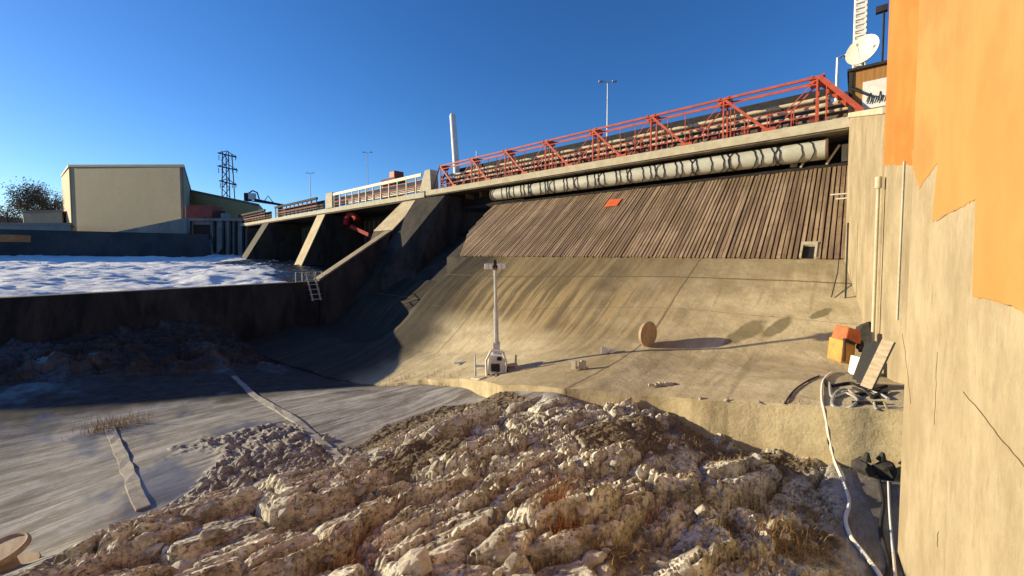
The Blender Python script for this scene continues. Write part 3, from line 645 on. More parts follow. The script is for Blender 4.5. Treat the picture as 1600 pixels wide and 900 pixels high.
for k, l in ((5.3, .5), (5.8, .75)): mb = MB(); mb.bar(Vector((X_END-.1-l,Y0,Z0))+nrmS*.17+dirS*k, Vector((X_END-.1,Y0,Z0))+nrmS*.17+dirS*k, .07, .05, up=nrmS); mb.build('cross_bar', WHITE, sf)
q = at_plane(958, 317, Vector((0,Y0,Z0))+nrmS*.15, nrmS); mb = MB(); mb.bar(q-dirS*.55+nrmS*.02, q+dirS*.55+nrmS*.02, 1.15, .05, up=nrmS)
solo(mb, 'warning_board', mat('faded_orange_board', (.75,.16,.05), (.62,.11,.04), 2, .7), 'small plain red orange board lying on the brown slats', 'board', bevel=.01)

# big pipe above the slats with dark cable loops
pg = thing('steel_pipe', 'fat grey green pipe hung under the deck above the slats', 'pipe', (-15,31.15,5.7))
PY, PZ, PRD = 30.9, 6.36, .60
mb = MB(); mb.tube([(x,PY,PZ) for x in np.linspace(-30,-1.45,30)], PRD, 28); mb.build('pipe_body', PIPE, pg, True)
for x in (-29.98, -1.47):
    mb = MB(); mb.tube([(x-.06,PY,PZ),(x+.06,PY,PZ)], PRD+.07, 28); mb.build('flange', mat('rust_flange', (.16,.10,.06), (.10,.06,.04), 4), pg, True)
x = -29.2; k = 0
while x < -2.4:
    st = 1 if k % 5 else -1; L = []
    for j in range(15):
        an = R_(92 + j*13.8); L.append((x + st*.50*math.sin(j/14*math.pi) + .025*math.sin(j*1.7+k), PY + (PRD+.03)*math.cos(an), PZ + (PRD+.03)*math.sin(an) - .0))
    L = [(a_, PY-abs(b_-PY) if False else b_, c_) for a_, b_, c_ in L]
    mb = MB(); mb.tube(L, random.uniform(.022,.034), 5); mb.build('cable_loop', BLACK, pg, True); x += (.36,.72,.40,.60)[k % 4] + random.uniform(-.06,.06); k += 1
mb = MB(); mb.tube([(x, PY-.1, PZ+PRD+.05+.03*math.sin(x*3)) for x in np.linspace(-29.5,-2,60)], .05, 6); mb.build('cable', BLACK, pg, True)

# ------------------------------------------------------------------ red truss walkway
tr = thing('red_truss', 'long red steel lattice frame standing on the front of the deck', 'lattice frame', (-20,30.5,ZD))
TX = [-38.4,-32.8,-27.6,-22.4,-17.3,-12.2,-7.1,-2.0]; TT = 10.62; YF, YB = 30.15, 31.25
for y in (YF, YB):
    mb = MB(); mb.bar((TX[0],y,TT), (TX[-1]+.15,y,TT), .13, .15); mb.build('top_chord', RED, tr)
mb = MB(); mb.bar((TX[0],YF,TT-.42), (TX[-1],YF,TT-.42), .07); mb.bar((TX[0],YF,8.35), (TX[-1],YF,8.35), .06); mb.bar((TX[0],YF,8.95), (TX[-1],YF,8.95), .05); mb.build('rail', RED, tr)
for x in np.arange(TX[0]+.6, TX[-1], 1.28):
    for y_, z_, w_ in ((YF, 9.0 if int(x*3) % 2 else TT-.4, .045), (YB, 9.4, .06)): mb = MB(); mb.bar((x,y_,ZD+.002), (x,y_,z_), w_); mb.build('baluster', RED if int(x*7) % 3 else REDD, tr)
for i, x in enumerate(TX):
    mb = MB()
    for y in (YF, YB):
        mb.bar((x,y,ZD+.002), (x,y,TT+.08), .10); mb.bar((x+.45,y,ZD+.002), (x+.45,y,TT-.5), .05)
    mb.bar((x-.25,YF-.1,TT+.06), (x-.25,YB+.1,TT+.06), .12); mb.bar((x+.3,YF-.1,TT+.06), (x+.3,YB+.1,TT+.06), .12); mb.box((x,(YF+YB)/2,TT-.18), (.75,1.0,.26))
    mb.build('portal', RED, tr)
    if i < len(TX)-1:
        mb = MB(); mb.bar((x+.1,YF,TT-.1), (x+2.55,YF,ZD+.15), .13, .16); mb.bar((x+2.3,YF,ZD+.1), (x+3.1,YF,ZD+.1), .3, .22); mb.build('brace', RED, tr)
        mb = MB(); mb.bar((TX[i+1]-.1,YB,TT-.1), (x+2.7,YB,ZD+.25), .07); mb.bar((TX[i+1]-.1,YF,TT-.2), (TX[i+1]-1.6,YF,ZD+1.0), .05); mb.build('brace', RED, tr)
mb = MB()
for y in (YF, YB): mb.bar((TX[-1]+.1,y,TT), (.1,y,ZD+.25), .16, .24)
for k in range(5):
    t = (k+.5)/5; xx = TX[-1]+.1+(.0-TX[-1])*t; zz = TT+(ZD+.25-TT)*t; mb.bar((xx,YF,zz), (xx,YB,zz), .3, .1)
mb.build('end_frame', RED, tr)
mb = MB()
for y in (YF, YB): mb.bar((TX[0]-.1,y,TT), (TX[0]-1.6,y,ZD+.1), .10)
mb.build('end_frame', DSTEEL, tr)

# pipe handrails and parapet behind it
hr = thing('deck_handrail', 'pale beige pipe handrail of several runs along the main deck', 'handrail', (-20,31.8,ZD))
for z, r in ((8.25,.15),(8.85,.10),(9.30,.15),(9.75,.13)):
    mb = MB(); mb.tube([(-40.2,31.7,z),(-.4,31.7,z)], r, 10); mb.build('rail', BSTEEL, hr, True)
for x in np.arange(-40, 0, 1.9):
    mb = MB(); mb.box((x,31.72,(ZD+9.95)/2+.004), (.09,.09,9.95-ZD)); mb.build('post', REDD if int(x) % 3 else DSTEEL, hr)
mb = MB()
for x in np.arange(-39.3,-.6,.95):
    if random.random() < .7: mb.box((x, 31.35, 8.2+random.random()*.3), (.35,.18,.5+random.random()*.25))
solo(mb, 'junction_boxes', REDD, 'row of small dull red boxes fixed along the deck edge', 'boxes')['kind'] = 'stuff'
mb = MB(); mb.box((-20.5,33.6,10.62), (38,.5,.5)); mb.box((-20.5,33.6,10.1),(38,.2,.16))
for x in (-38,-29,-20,-11,-2.5): mb.box((x,33.6,9.1),(.3,.3,2.5))
solo(mb, 'crane_rail_beam', DSTEEL, 'dark overhead beam on posts behind the red lattice frame', 'beam')

# parapet of the left bays
for x0, x1, lab in ((-68.2,-42.4,'cream deck parapet with red lower rails beside the lattice frame'),(-97.6,-75.0,'dull red and dark deck railing over the middle sluice bay'),(-126.5,-104.5,'dark deck railing over the far sluice bay')):
    near = x0 > -70
    pr = thing('deck_parapet', lab, 'railing', ((x0+x1)/2, 30.2, 7.72), group='railings over the sluice bays')
    mb = MB(); mb.box(((x0+x1)/2,30.25,10.1),(x1-x0,.3,.42)); mb.build('top_beam', BSTEEL if near else DSTEEL, pr)
    mb = MB()
    for z in (8.3,8.8,9.4): mb.box(((x0+x1)/2,30.25,z),(x1-x0,.1,.12 if z != 8.8 else .3))
    mb.build('rail', REDD, pr)
    mb = MB(); mb.box(((x0+x1)/2,31.6,9.1),(x1-x0,.12,1.6)); mb.build('infill_panel', BSTEEL if near else DSTEEL, pr)
    for x in np.arange(x0+.3, x1, 2.2): mb = MB(); mb.box((x,30.25,8.8),(.14,.14,2.14)); mb.build('post', BSTEEL if near else DSTEEL, pr)
for x, l in ((-69.5,'white concrete block on the deck above the middle pier'),(-41.4,'white tapered concrete block on the deck at end of red frame')):
    mb = MB(); mb.prism([(x-1.3,30.0,7.853),(x+1.3,30.0,7.853),(x+(1.3 if x < -50 else 1.1),30.0,10.5),(x-(1.3 if x < -50 else 0.0),30.0,10.5)], (0,1.2,0)); solo(mb, 'concrete_block', CONC_W, l, 'concrete block', bevel=.05)

# sluice gates of the left bays
for (x0, x1, rd, lab) in ((-68.4,-45.4,True,'dark sluice gate with red arm in the bay beside the sloped wall'),(-97.8,-74.7,False,'dark sluice gate in the bay between two sunlit and shaded piers'),(-126.8,-104.2,False,'dark sluice gate in the bay nearest the far bank')):
    gt = thing('sluice_gate', lab, 'sluice gate', ((x0+x1)/2,33,-3), group='sluice gates of the left bays')
    L = [(35.6+1.2*math.cos(t), -3+9.4*k/8) for k, t in enumerate(np.linspace(-1.2,1.2,9))]
    mb = MB(); mb.prism([(x0,y,z) for y, z in L] + [(x0,38.5,6.4),(x0,38.5,-3)], (x1-x0,0,0)); mb.build('gate_leaf', CONC_D, gt)
    for x in np.arange(x0+1.0, x1, 1.6): mb = MB(); mb.box((x,36.2,1.5),(.3,1.4,8.6)); mb.build('rib', CONC_L, gt)
    if rd:
        c = at_y(545,348,31.5); mb = MB()
        mb.tube([(c.x+2.0*math.cos(t)*1.0, 32, c.z+1.5*math.sin(t)) for t in np.linspace(.3,3.3,14)], .5, 8); mb.bar((c.x,32,c.z-.6),(c.x+5.5,32.4,c.z-2.2),.7,.6); mb.build('hoist_arm', mat('deep_red_steel', (.40,.03,.03), (.28,.02,.02), 1), gt, True)

# ------------------------------------------------------------------ things on the deck
def lamp_post(loc, h, arms, label, r=.09, double=True):
    t = thing('street_lamp', label, 'street lamp', loc, YAW, 'street lamps on the dam deck', local=True)
    mb = MB(); mb.tube([(0,0,0),(0,0,h)], [r,r*.6], 8); mb.build('pole', GALV, t, True)
    for sx in ((1,-1) if double else arms):
        mb = MB(); mb.tube([(0,0,h-.05),(sx*.3,0,h+.12),(sx*.55,0,h+.16)], r*.5, 6); mb.build('arm', GALV, t, True)
        mb = MB(); mb.box((sx*.7,0,h+.15),(.5,.28,.14)); mb.build('lamp_head', GALV, t, bevel=.03)
    return t
def on_deck(px, y): p = at_y(px, 300, y); return (p.x, y, ZD)
def top_z(px, py, y): return at_y(px, py, y).z
p = on_deck(948, 37.5); lamp_post(p, top_z(948,130,37.5)-ZD, (1,), 'tall thin grey street lamp above the middle of the red frame')
p = on_deck(485, 37.5); lamp_post(p, top_z(485,272,37.5)-7.7, (1,), 'thin street lamp over the far sluice bays', .12)
p = on_deck(575, 37.5); lamp_post(p, top_z(575,240,37.5)-7.7, (1,), 'thin street lamp behind the cream parapet', .09)
p = on_deck(1302, 36); lamp_post(p, top_z(1302,92,36)-ZD, (1,), 'grey lamp post with one arm beside the brown hut', .13, False)
# pale pylon
p = Vector(on_deck(716,33)); hz = top_z(707,178,33); mb = MB(); q = at_y(707,178,33)
mb.tube([p, p.lerp(q,.97), q], [.45,.40,.28], 12); solo(mb, 'white_column', WHITE, 'thick leaning white column rising behind the left end of red frame', 'column', smooth=True)
p = Vector(on_deck(745,33)); mb = MB(); mb.tube([p, (p.x,p.y,top_z(745,236,33))], .08, 8); solo(mb, 'thin_post', WHITE, 'thin white post just right of the thick white column', 'post', smooth=True)
# machine on the deck
p = Vector(on_deck(615, 34)); ve = thing('red_loader', 'small red work vehicle parked on the deck above the cream parapet', 'work vehicle', p)
z0 = top_z(615,286,34)
mb = MB(); mb.box((p.x,34,z0+.1),(4.2,2,1.0)); mb.box((p.x,34,(z0+ZD)/2),(3.4,1.4,z0-ZD-.5)); mb.build('body', REDD, ve, bevel=.08)
mb = MB(); mb.box((p.x+.9,34,z0+1.1),(1.5,1.7,1.1)); mb.build('cab', REDBOX, ve, bevel=.1)
mb = MB(); mb.bar((p.x-.6,34,z0+.5),(p.x-2.6,34,z0+.1),.3); mb.bar((p.x-2.6,34,z0+.1),(p.x-3.3,34,z0-.6),.25); mb.build('boom', RED, ve)
for dx in (-1.3,1.3):
    for y in (33.1,34.9): mb = MB(); mb.tube([(p.x+dx,y-.2,ZD+.45),(p.x+dx,y+.2,ZD+.45)], .45, 14); mb.build('wheel', BLACK, ve, True)

# hut with antenna mast and dish
H0 = at_y(1327,172,30.2); hx0, hz1 = H0.x, at_y(1330,112,30.2).z
ht = thing('brown_hut', 'small brown boarded hut with scribbled white panel on the dam end', 'hut', (hx0+1.2,31.5,7.95))
mb = MB(); mb.box((hx0+1.75,32.0,(8.18+hz1)/2),(3.4,3.4,hz1-8.18)); mb.build('wall', BROWNHUT, ht)
mb = MB(); mb.box((hx0+1.75,32.0,hz1+.08),(3.8,3.8,.16)); mb.build('roof', DSTEEL, ht, bevel=.02)
mb = MB(); mb.box((hx0+.02,30.28,(8.18+hz1)/2),(.16,.12,hz1-8.18)); mb.bar((hx0-.05,30.22,9.6),(hx0+.85,30.22,8.9),.16,.08); mb.build('corner_trim', DSTEEL, ht)
pa, pb = at_y(1352,128,30.26), at_y(1377,166,30.26); sg = MB(); sg.box(((pa.x+pb.x)/2+.1,30.27,(pa.z+pb.z)/2),(pb.x-pa.x+.4,.05,pa.z-pb.z)); sgo = sg.build('painted_panel', WHITE, ht)
mb = MB()
for k in range(9):
    x = pa.x+.08+k*.1; zc = (pa.z+pb.z)/2-.15
    mb.tube(smooth_path([(x,30.238,zc-.3+random.uniform(0,.2)),(x+.06,30.238,zc+random.uniform(-.1,.3)),(x+.1,30.238,zc-.1),(x+.03,30.238,zc-.45+random.uniform(0,.1))],4), .018, 5)
mb.build('scribble', DSTEEL, sgo)
def mast(px, ybase, ytop_z, wdt, label, m):
    b = at_y(px, 110, 33.0); t = thing('lattice_mast', label, 'mast', (b.x,33,hz1+.16))
    mb = MB()
    for dx in (-wdt/2, wdt/2):
        for dy in (0, wdt): mb.tube([(b.x+dx,33+dy,hz1+.16),(b.x+dx,33+dy,ytop_z)], .07, 6)
    mb.build('leg', m, t)
    mb = MB(); z = hz1+.4
    while z < ytop_z:
        for dy in (0, wdt): mb.bar((b.x-wdt/2,33+dy,z),(b.x+wdt/2,33+dy,z),.16,.14)
        mb.bar((b.x-wdt/2,33,z),(b.x-wdt/2,33+wdt,z),.05); z += .34
    mb.build('rung', m, t); return t
mast(1342, 110, 22.5, .52, 'tall white lattice mast cut by the top edge beside the hut', WHITE)
dc = at_y(1349,80,32.4); ds = thing('satellite_dish', 'round cream satellite dish above the hut roof', 'satellite dish', (dc.x,32.4,hz1+.16))
axd = (Vector((-.35,-.9,.25))).normalized(); ux = axd.cross(Vector((0,0,1))).normalized(); uy = ux.cross(axd); mb = MB(); N = 28; rad = .82
vs = []; fs = []
for side, off in ((0,0),(1,-.05)):
    for i in range(7):
        r = rad*i/6
        for k in range(N): a_ = 2*math.pi*k/N; vs.append(dc + (ux*math.cos(a_)+uy*math.sin(a_)*1.12)*r + axd*(.22*(r/rad)**2 + off))
for sd in (0,1):
    for i in range(6):
        for k in range(N): o_ = sd*7*N; fs.append((o_+i*N+k, o_+i*N+(k+1)%N, o_+(i+1)*N+(k+1)%N, o_+(i+1)*N+k))
for k in range(N): fs.append((6*N+k, 6*N+(k+1)%N, 13*N+(k+1)%N, 13*N+k))
mb.add(vs, fs); mb.build('dish', mat('cream_dish', (.78,.73,.58), (.70,.64,.50), 1, .6), ds, True)
mb = MB(); mb.tube([(dc.x,32.55,hz1+.16),(dc.x,32.55,dc.z),tuple(dc-axd*.05)], .06, 8); mb.build('stand', GALV, ds); mb = MB(); mb.tube([dc-uy*.7+axd*.2, dc+axd*.8], .02, 5); mb.box(tuple(dc+axd*.8),(.12,.12,.12)); mb.build('feed_arm', GALV, ds)
p = at_y(1378,110,31.0); mb = MB(); mb.tube([(p.x,31,hz1+.16),(p.x,31,14.0)], .05, 8); mb.box((p.x-.1,31,13.9),(.5,.3,.35)); solo(mb, 'thin_mast', DSTEEL, 'thin dark antenna mast at the edge of the orange building', 'mast')

# ------------------------------------------------------------------ far bank
BX = -128.0
bw = MB(); bw.hexa([(BX-3,-90,4.2),(BX-3,24,4.2),(BX-12,24,4.2),(BX-12,-90,4.2),(BX-3,-90,4.6),(BX-3,24,5.0),(BX-12,24,5.0),(BX-12,-90,4.6)])
b = MB(); b.hexa([(BX+2,-90,-4),(BX+2,23.9,-4),(BX-3,23.9,-4),(BX-3,-90,-4),(BX,-90,4.3),(BX,23.9,4.9),(BX-3,23.9,4.9),(BX-3,-90,4.3)])
solo(b, 'bank_wall', BANK, 'dark masonry bank wall along the far side of the rapids', 'wall')
# cream hall (front parallel to the dam road, splayed side to the left)
def quad_building(name, label, cat, fl, fr, ybase, ytopl, ytopr, dep, back_l, back_r, mw_, roofm, zb=4.0, dep_r=None):
    a1 = at_d(fl, ytopl, dep); a2 = at_d(fr, ytopr, dep_r or dep); b1 = at_d(back_l[0], 300, back_l[1]); b2 = at_d(back_r[0], 300, back_r[1])
    t = thing(name, label, cat, ((a1.x+a2.x)/2,(a1.y+a2.y)/2,zb))
    z1, z2 = a1.z, a2.z; pl = [Vector((q.x,q.y,zb)) for q in (a1,a2,b2,b1)]; pt = [Vector((a1.x,a1.y,z1)),Vector((a2.x,a2.y,z2)),Vector((b2.x,b2.y,z2)),Vector((b1.x,b1.y,z1))]
    mb = MB(); mb.hexa(pl+pt); mb.build('wall', mw_, t)
    c = sum(pl, Vector())/4; mb = MB(); lo = [q + (Vector((q.x,q.y,0))-Vector((c.x,c.y,0))).normalized()*.35 + Vector((0,0,.02)) for q in pt]; mb.hexa(lo+[q+Vector((0,0,.7)) for q in lo]); mb.build('roof', roofm, t)
    return t, a1, a2
hall, a1, a2 = quad_building('cream_hall', 'large plain cream windowless hall on the far bank', 'building', 109, 287, 362, 261, 261, 125, (97,142), (300,165), CREAM, CREAMB, dep_r=110)
mb = MB(); mb.box((a1.x,a1.y,(a1.z+4)/2),(.3,.3,a1.z-4.2),YAW); mb.build('corner_trim', CREAM, hall)
mb = MB(); mb.box((a2.x-.4,a2.y-.5,(a2.z+4)/2),(.5,.5,a2.z-4.2),YAW); mb.build('downpipe', CREAMB, hall)
h2, e1, e2 = quad_building('low_hall', 'lower cream hall with sloping roof right of the large hall', 'building', 288, 404, 345, 297, 322, 150, (287,190), (430,220), mat('warm_cladding', (.78,.53,.25), (.70,.47,.22), .12, .85, .1, 3, .01), CREAMB, dep_r=131)
quad_building('tan_annex', 'low tan building left of the large cream hall', 'building', 36, 97, 352, 333, 331, 135, (34,160), (99,160), CREAM2, CREAMB)
quad_building('grey_quay_building', 'long low grey quay building before the trees', 'building', -60, 110, 366, 352, 352, 112, (-90,125), (112,123), mat('grey_render', (.30,.29,.28), (.24,.23,.22), .3), CREAMB)
# bank intake structure near the dam end
ib = thing('intake_block', 'grey concrete intake block with square dark opening at the dam end', 'concrete block', (BX+2,25,-3))
i0, i1 = at_d(289,345,104), at_d(386,345,112)
def wallseg(pxa, pxb, ya, yb, dep, thick, m, name, par):
    a_, b_ = at_d(pxa, ya, dep), at_d(pxb, ya, dep); c_, d_ = at_d(pxa, yb, dep), at_d(pxb, yb, dep); mb = MB()
    off = Vector((cF0.x, cF0.y, 0))*thick; mb.hexa([c_,d_,d_+off,c_+off,a_,b_,b_+off,a_+off]); return mb.build(name, m, par)
GREYC = mat('quay_concrete', (.30,.28,.26), (.20,.19,.175), .3, .9, .3, 3, .05, (1,1,.4), (.09,.085,.08), .2, (1,1,.3), .5, .7)
wallseg(289,386,343,402,104,6,GREYC,'block_face',ib); wallseg(302,328,351,402,103.9,.09,BLACK,'opening',ib)
for px in (294,333,347,358,366,378): wallseg(px,px+3,345,402,103.4,.5,CONC_D,'post',ib)
wallseg(289,386,341,345,103.3,4,GREYC,'coping',ib)
def box_at(name, label, cat, pxa, pxb, ya, yb, dep, thick, m, group=None):
    a_, b_ = at_d(pxa, ya, dep), at_d(pxb, ya, dep); c_, d_ = at_d(pxa, yb, dep), at_d(pxb, yb, dep); mb = MB(); off = Vector((cF0.x, cF0.y, 0))*thick
    mb.hexa([c_,d_,d_+off,c_+off,a_,b_,b_+off,a_+off]); return solo(mb, name, m, label, cat, group, bevel=.05)
ra, rb_, rc_ = at_d(163,366,100), at_d(291,340,100), at_d(291,372,100); of_ = cF0*1.2; mb = MB(); rd0 = at_d(163,372,100); mb.prism([rd0, ra, rb_, rc_], of_); solo(mb, 'ramp_wall', GREYC, 'grey ramp wall rising to the intake block across the foot of cream hall', 'wall')
box_at('red_container', 'dark red container on top of the grey intake block', 'container', 290, 331, 321, 341, 107, 4, REDBOX)
box_at('dark_cabinet', 'small dark cabinet beside the red container', 'cabinet', 336, 344, 329, 341, 107, 2, DSTEEL)
box_at('white_cabinet', 'small pale cabinet right of the dark cabinet', 'cabinet', 345, 352, 333, 341, 107, 2, GREYC)
box_at('orange_float', 'plain orange block at left edge above the foam', 'barrier', -14, 23, 367, 378, 74, 2.5, mat('orange_float_paint', (.62,.22,.06), (.5,.16,.05), 1))
# pylon
pc = at_d(357,312,170); py = thing('power_pylon', 'dark steel power pylon behind the low cream hall', 'pylon', (pc.x,pc.y,4)); k = 170/FPX
zt = at_d(357,240,170).z; mb = MB(); 
def pp(dx, z, dy=0): return Vector((pc.x,pc.y,0)) + cR*(dx*k) + cF0*dy + Vector((0,0,z))
for sx in (-7.5,7.5):
    for dy in (-2,2): mb.bar(pp(sx,4,dy), pp(sx*.62,zt,dy*.5), .34)
mb.build('leg', DSTEEL, py); mb = MB()
z = 8; i = 0
while z < zt-3:
    w1 = 7.5-(7.5*.38)*(z-4)/(zt-4); mb.bar(pp(-w1,z,-1.5), pp(w1,z+4,-1.5), .2); mb.bar(pp(w1,z,-1.5), pp(-w1,z+4,-1.5), .2); z += 4
mb.build('lattice', DSTEEL, py)
for yy, hw in ((243,14),(263,15),(286,13)):
    z = at_d(357,yy,170).z; mb = MB(); mb.bar(pp(-hw,z+.9), pp(hw,z-.9), .6,.5); mb.bar(pp(-hw,z+.9), pp(0,z+1.8), .25); mb.bar(pp(hw,z-.9), pp(0,z+1.8), .25)
    for s_ in (-hw+1,-hw*.5,hw*.5,hw-1): mb.bar(pp(s_,z), pp(s_,z-2.2), .22)
    mb.build('cross_arm', DSTEEL, py)
# lifting platform by the deck end
lc = at_d(393,308,118); k2 = 118/FPX; lf = thing('lift_platform', 'dark boom lift with white basket over the far deck end', 'boom lift', (lc.x,lc.y,5))
def lp(dx, dz, dy=0): return lc + cR*(dx*k2) + cF0*dy + Vector((0,0,dz*k2))
mb = MB(); mb.bar(lp(6,-4), lp(50,-13), .9,.7); mb.bar(lp(-6,-5), lp(50,-13), .4); mb.build('boom', DSTEEL, lf)
mb = MB(); mb.box(lp(0,1), (2.0,1.4,1.9), YAW); mb.build('basket', WHITE, lf, bevel=.1); mb = MB(); mb.box(lp(-6,0), (1.3,1.6,2.4), YAW); mb.build('counterweight', DSTEEL, lf, bevel=.1)
mb = MB(); mb.tube([lp(-6,5),lp(2,10),lp(9,7),lp(12,-3)], .22, 6); mb.tube([lp(20,-6),lp(26,2),lp(34,-9)], .12, 5); mb.build('hose_guard', DSTEEL, lf)
mb = MB(); mb.bar(lp(44,-12), (lp(44,-12).x, lp(44,-12).y, 4.5), .9); mb.build('mast', DSTEEL, lf)

# trees on the far bank
def tree(px, pyb, pyt, dep, wpx, label, m, dens, seed):
    rr = random.Random(seed); b = at_d(px, pyb, dep); zt = at_d(px, pyt, dep).z; k = dep/FPX; rad = wpx*k/2; zb = 4.2
    t = thing('bank_tree', label, 'tree', (b.x,b.y,zb), 0, 'trees on the far bank'); H = zt-zb
    mb = MB(); mb.tube([(b.x,b.y,zb-.2),(b.x+rr.uniform(-.3,.3),b.y,zb+H*.45),(b.x+rr.uniform(-.6,.6),b.y,zb+H*.85)], [.4,.28,.08], 8)
    tips = []
    for i in range(26):
        z1 = zb+H*rr.uniform(.25,.75); a_ = rr.uniform(0,6.28); L = rad*rr.uniform(.5,1.0)*(1.15-(z1-zb)/H*.6); e = Vector((b.x+math.cos(a_)*L, b.y+math.sin(a_)*L, min(zt, z1+H*rr.uniform(.1,.32)))); mb.tube([(b.x,b.y,z1), Vector((b.x,b.y,z1)).lerp(e,.5)+Vector((0,0,.3)), e], [.11,.07,.02], 5); tips.append(e); tips.append(Vector((b.x,b.y,z1)).lerp(e,.6))
    mb.build('trunk', BARK, t); mb = MB()
    for i in range(dens):
        c = rr.choice(tips) + Vector((rr.gauss(0,1),rr.gauss(0,1),rr.gauss(0,1)))*rad*.2; s_ = rr.uniform(.10,.26)
        n_ = Vector((rr.gauss(0,1),rr.gauss(0,1),rr.gauss(0,1))).normalized(); u_ = n_.orthogonal().normalized(); v_ = n_.cross(u_); mb.add([c-u_*s_-v_*s_*.5, c+u_*s_-v_*s_*.5, c+u_*s_*.6+v_*s_, c-u_*s_*.6+v_*s_], [(0,1,2,3)])
    mb.build('crown', m, t)
tree(44, 352, 289, 150, 46, 'rounded brown green tree, tallest left of the large cream hall', LEAF, 5200, 1)
tree(80, 350, 303, 155, 34, 'smaller dark tree between the tall tree and the cream hall', LEAF, 3200, 2)
tree(66, 350, 290, 175, 30, 'sparse bare twiggy tree behind the dark trees', LEAFB, 1400, 3)
tree(12, 352, 316, 190, 60, 'broad low brown tree at the left edge', LEAFB, 3600, 4)
tree(-30, 352, 312, 190, 60, 'broad brown tree cut by the left edge', LEAFB, 3200, 5)
tree(92, 350, 306, 190, 20, 'bare pale tree touching the cream hall', LEAFB, 900, 6)
hm = MB(); hp = [at_d(x_, y_, 900) for x_, y_ in ((-200,392),(-200,352),(-90,346),(0,338),(40,342),(110,346),(200,352),(330,356),(420,372),(420,392))]
hm.prism(hp, Vector((cF0.x,cF0.y,0))*60); ho = hm.build('hills', LEAFB); tag(ho, 'low wooded brown hills on the horizon beyond the bank', 'hills', kind='structure')

# ------------------------------------------------------------------ floodlight tower
b = hit(776, 582); dep = b.dot(cF); k = dep/FPX
ft = thing('lighting_tower', 'tall pale mobile floodlight mast on outriggers standing on the spillway floor', 'lighting tower', b, YAW, local=True)
def L(dx, dz, dy=0): return Vector((dx*k, dy, dz*k))
mb = MB(); mb.tube([L(0,36),L(-1,100)], 3.6*k, 8); mb.tube([L(-1,100),L(-2,164)], 2.4*k, 8); mb.box(L(0,38), (.28,.28,.5)); mb.build('mast', GALV, ft, True)
mb = MB(); mb.bar(L(-14,165), L(12,165), .10); mb.bar(L(-2,160), L(-2,176), .12); mb.build('head_bar', DSTEEL, ft)
for dx in (-15,-9,5,11):
    mb = MB(); mb.box(L(dx,166,-.12), (.17,.16,.24)); o = mb.build('floodlight', WHITE, ft, bevel=.02); mb = MB(); mb.box(L(dx,166,-.215), (.14,.02,.19)); mb.build('lamp_glass', GLASS, o)
mb = MB(); mb.hexa([L(-15,3,-.5),L(15,3,-.5),L(15,3,.6),L(-15,3,.6),L(-12,30,-.35),L(12,30,-.35),L(12,30,.45),L(-12,30,.45)]); mb.build('housing', WHITE, ft, bevel=.05)
mb = MB(); mb.box(L(-1,13,-.5), (.36,.12,.30)); mb.box(L(5,26,-.42),(.2,.1,.14)); mb.build('grille', BLACK, ft)
mb = MB(); mb.tube([L(-14,0,-.55),L(-15,24,-.5),L(-8,38,-.42),L(8,38,-.42),L(15,24,-.5),L(14,0,-.55)], .05, 6); mb.build('guard_hoop', WHITE, ft, True)
mb = MB(); mb.bar(L(-33,10), L(33,12), .09); mb.bar(L(0,4,-.9), L(0,4,1.1), .09); mb.build('outrigger', GALV, ft)
for dx, dz in ((-33,-6),(30,2)): mb = MB(); mb.tube([L(dx,dz),L(dx,28)], .045, 6); mb.build('jack_leg', GALV, ft, True)
for dx in (-13,15): mb = MB(); mb.tube([L(dx,5,-.28),L(dx+3,5,-.28)], .17, 14); mb.build('wheel', BLACK, ft, True)
mb = MB(); mb.bar(L(14,9,.1), L(31,11,.1), .1,.16); mb.build('tow_bar', mat('rust_bar', (.30,.09,.04), (.2,.06,.03), 5), ft)
a_, c_ = hit(741,592), hit(748,583); mb = MB(); mb.tube(smooth_path([hit(760,590)+Vector((0,0,.03)), hit(748,594)+Vector((0,0,.03)), hit(736,606)+Vector((0,0,.03))]), .03, 5); solo(mb, 'ground_hose', GALV, 'short pale hose running off left of the lighting tower', 'hose')

# disc standing on the floor
b = hit(1012, 541); dep = b.dot(cF); k = dep/FPX; ra = 20*k
mb = MB(); vw = (cF0+cR*.35).normalized(); rw = vw.cross(Vector((0,0,1))).normalized(); axn = (rw*.80 - vw*.60).normalized(); c0 = b + Vector((0,0,ra*.96)) ; mb.tube([c0-axn*.06, c0+axn*.06], ra, 32)
solo(mb, 'wooden_disc', WOOD, 'round wooden drum flange standing on edge on the spillway floor', 'disc', smooth=True, bevel=.008)
# small gear on the floor
def little(px, py, wpx, hpx, label, m, name, cat, n=4, seed=0):
    b = hit(px, py); k = b.dot(cF)/FPX; rr = random.Random(seed); mb = MB()
    for i in range(n):
        dx = (rr.random()-.5)*wpx*k; h = hpx*k*rr.uniform(.5,1); s_ = wpx*k/n*rr.uniform(.7,1.3); mb.box(b+cR*dx+Vector((0,0,h/2)), (s_, s_*.8, h), rr.uniform(0,3))
    mb.bar(b-cR*wpx*k*.5+Vector((0,0,.05)), b+cR*wpx*k*.5+Vector((0,0,.07)), .07)
    return solo(mb, name, m, label, cat, bevel=.01)
little(951, 552, 18, 13, 'small pale pump standing left of the wooden disc', WHITE, 'water_pump', 'pump', 3, 4)
little(908, 577, 22, 18, 'low pale pipe stand at the end of the tower shadow', CONC_W, 'pipe_stand', 'pipe stand', 4, 9)
little(1035, 604, 44, 8, 'scattered pale rubble heap near the sill of the apron', BOULD, 'rubble_heap', 'rubble', 9, 3)
b = hit(720,569); k = b.dot(cF)/FPX; mb = MB(); mb.bar(b-cR*12*k+Vector((0,0,.06)), b+cR*12*k+cF0*.25+Vector((0,0,.06)), .14,.1); solo(mb, 'plank', WHITE, 'short white plank lying left of the lighting tower', 'plank', bevel=.01)
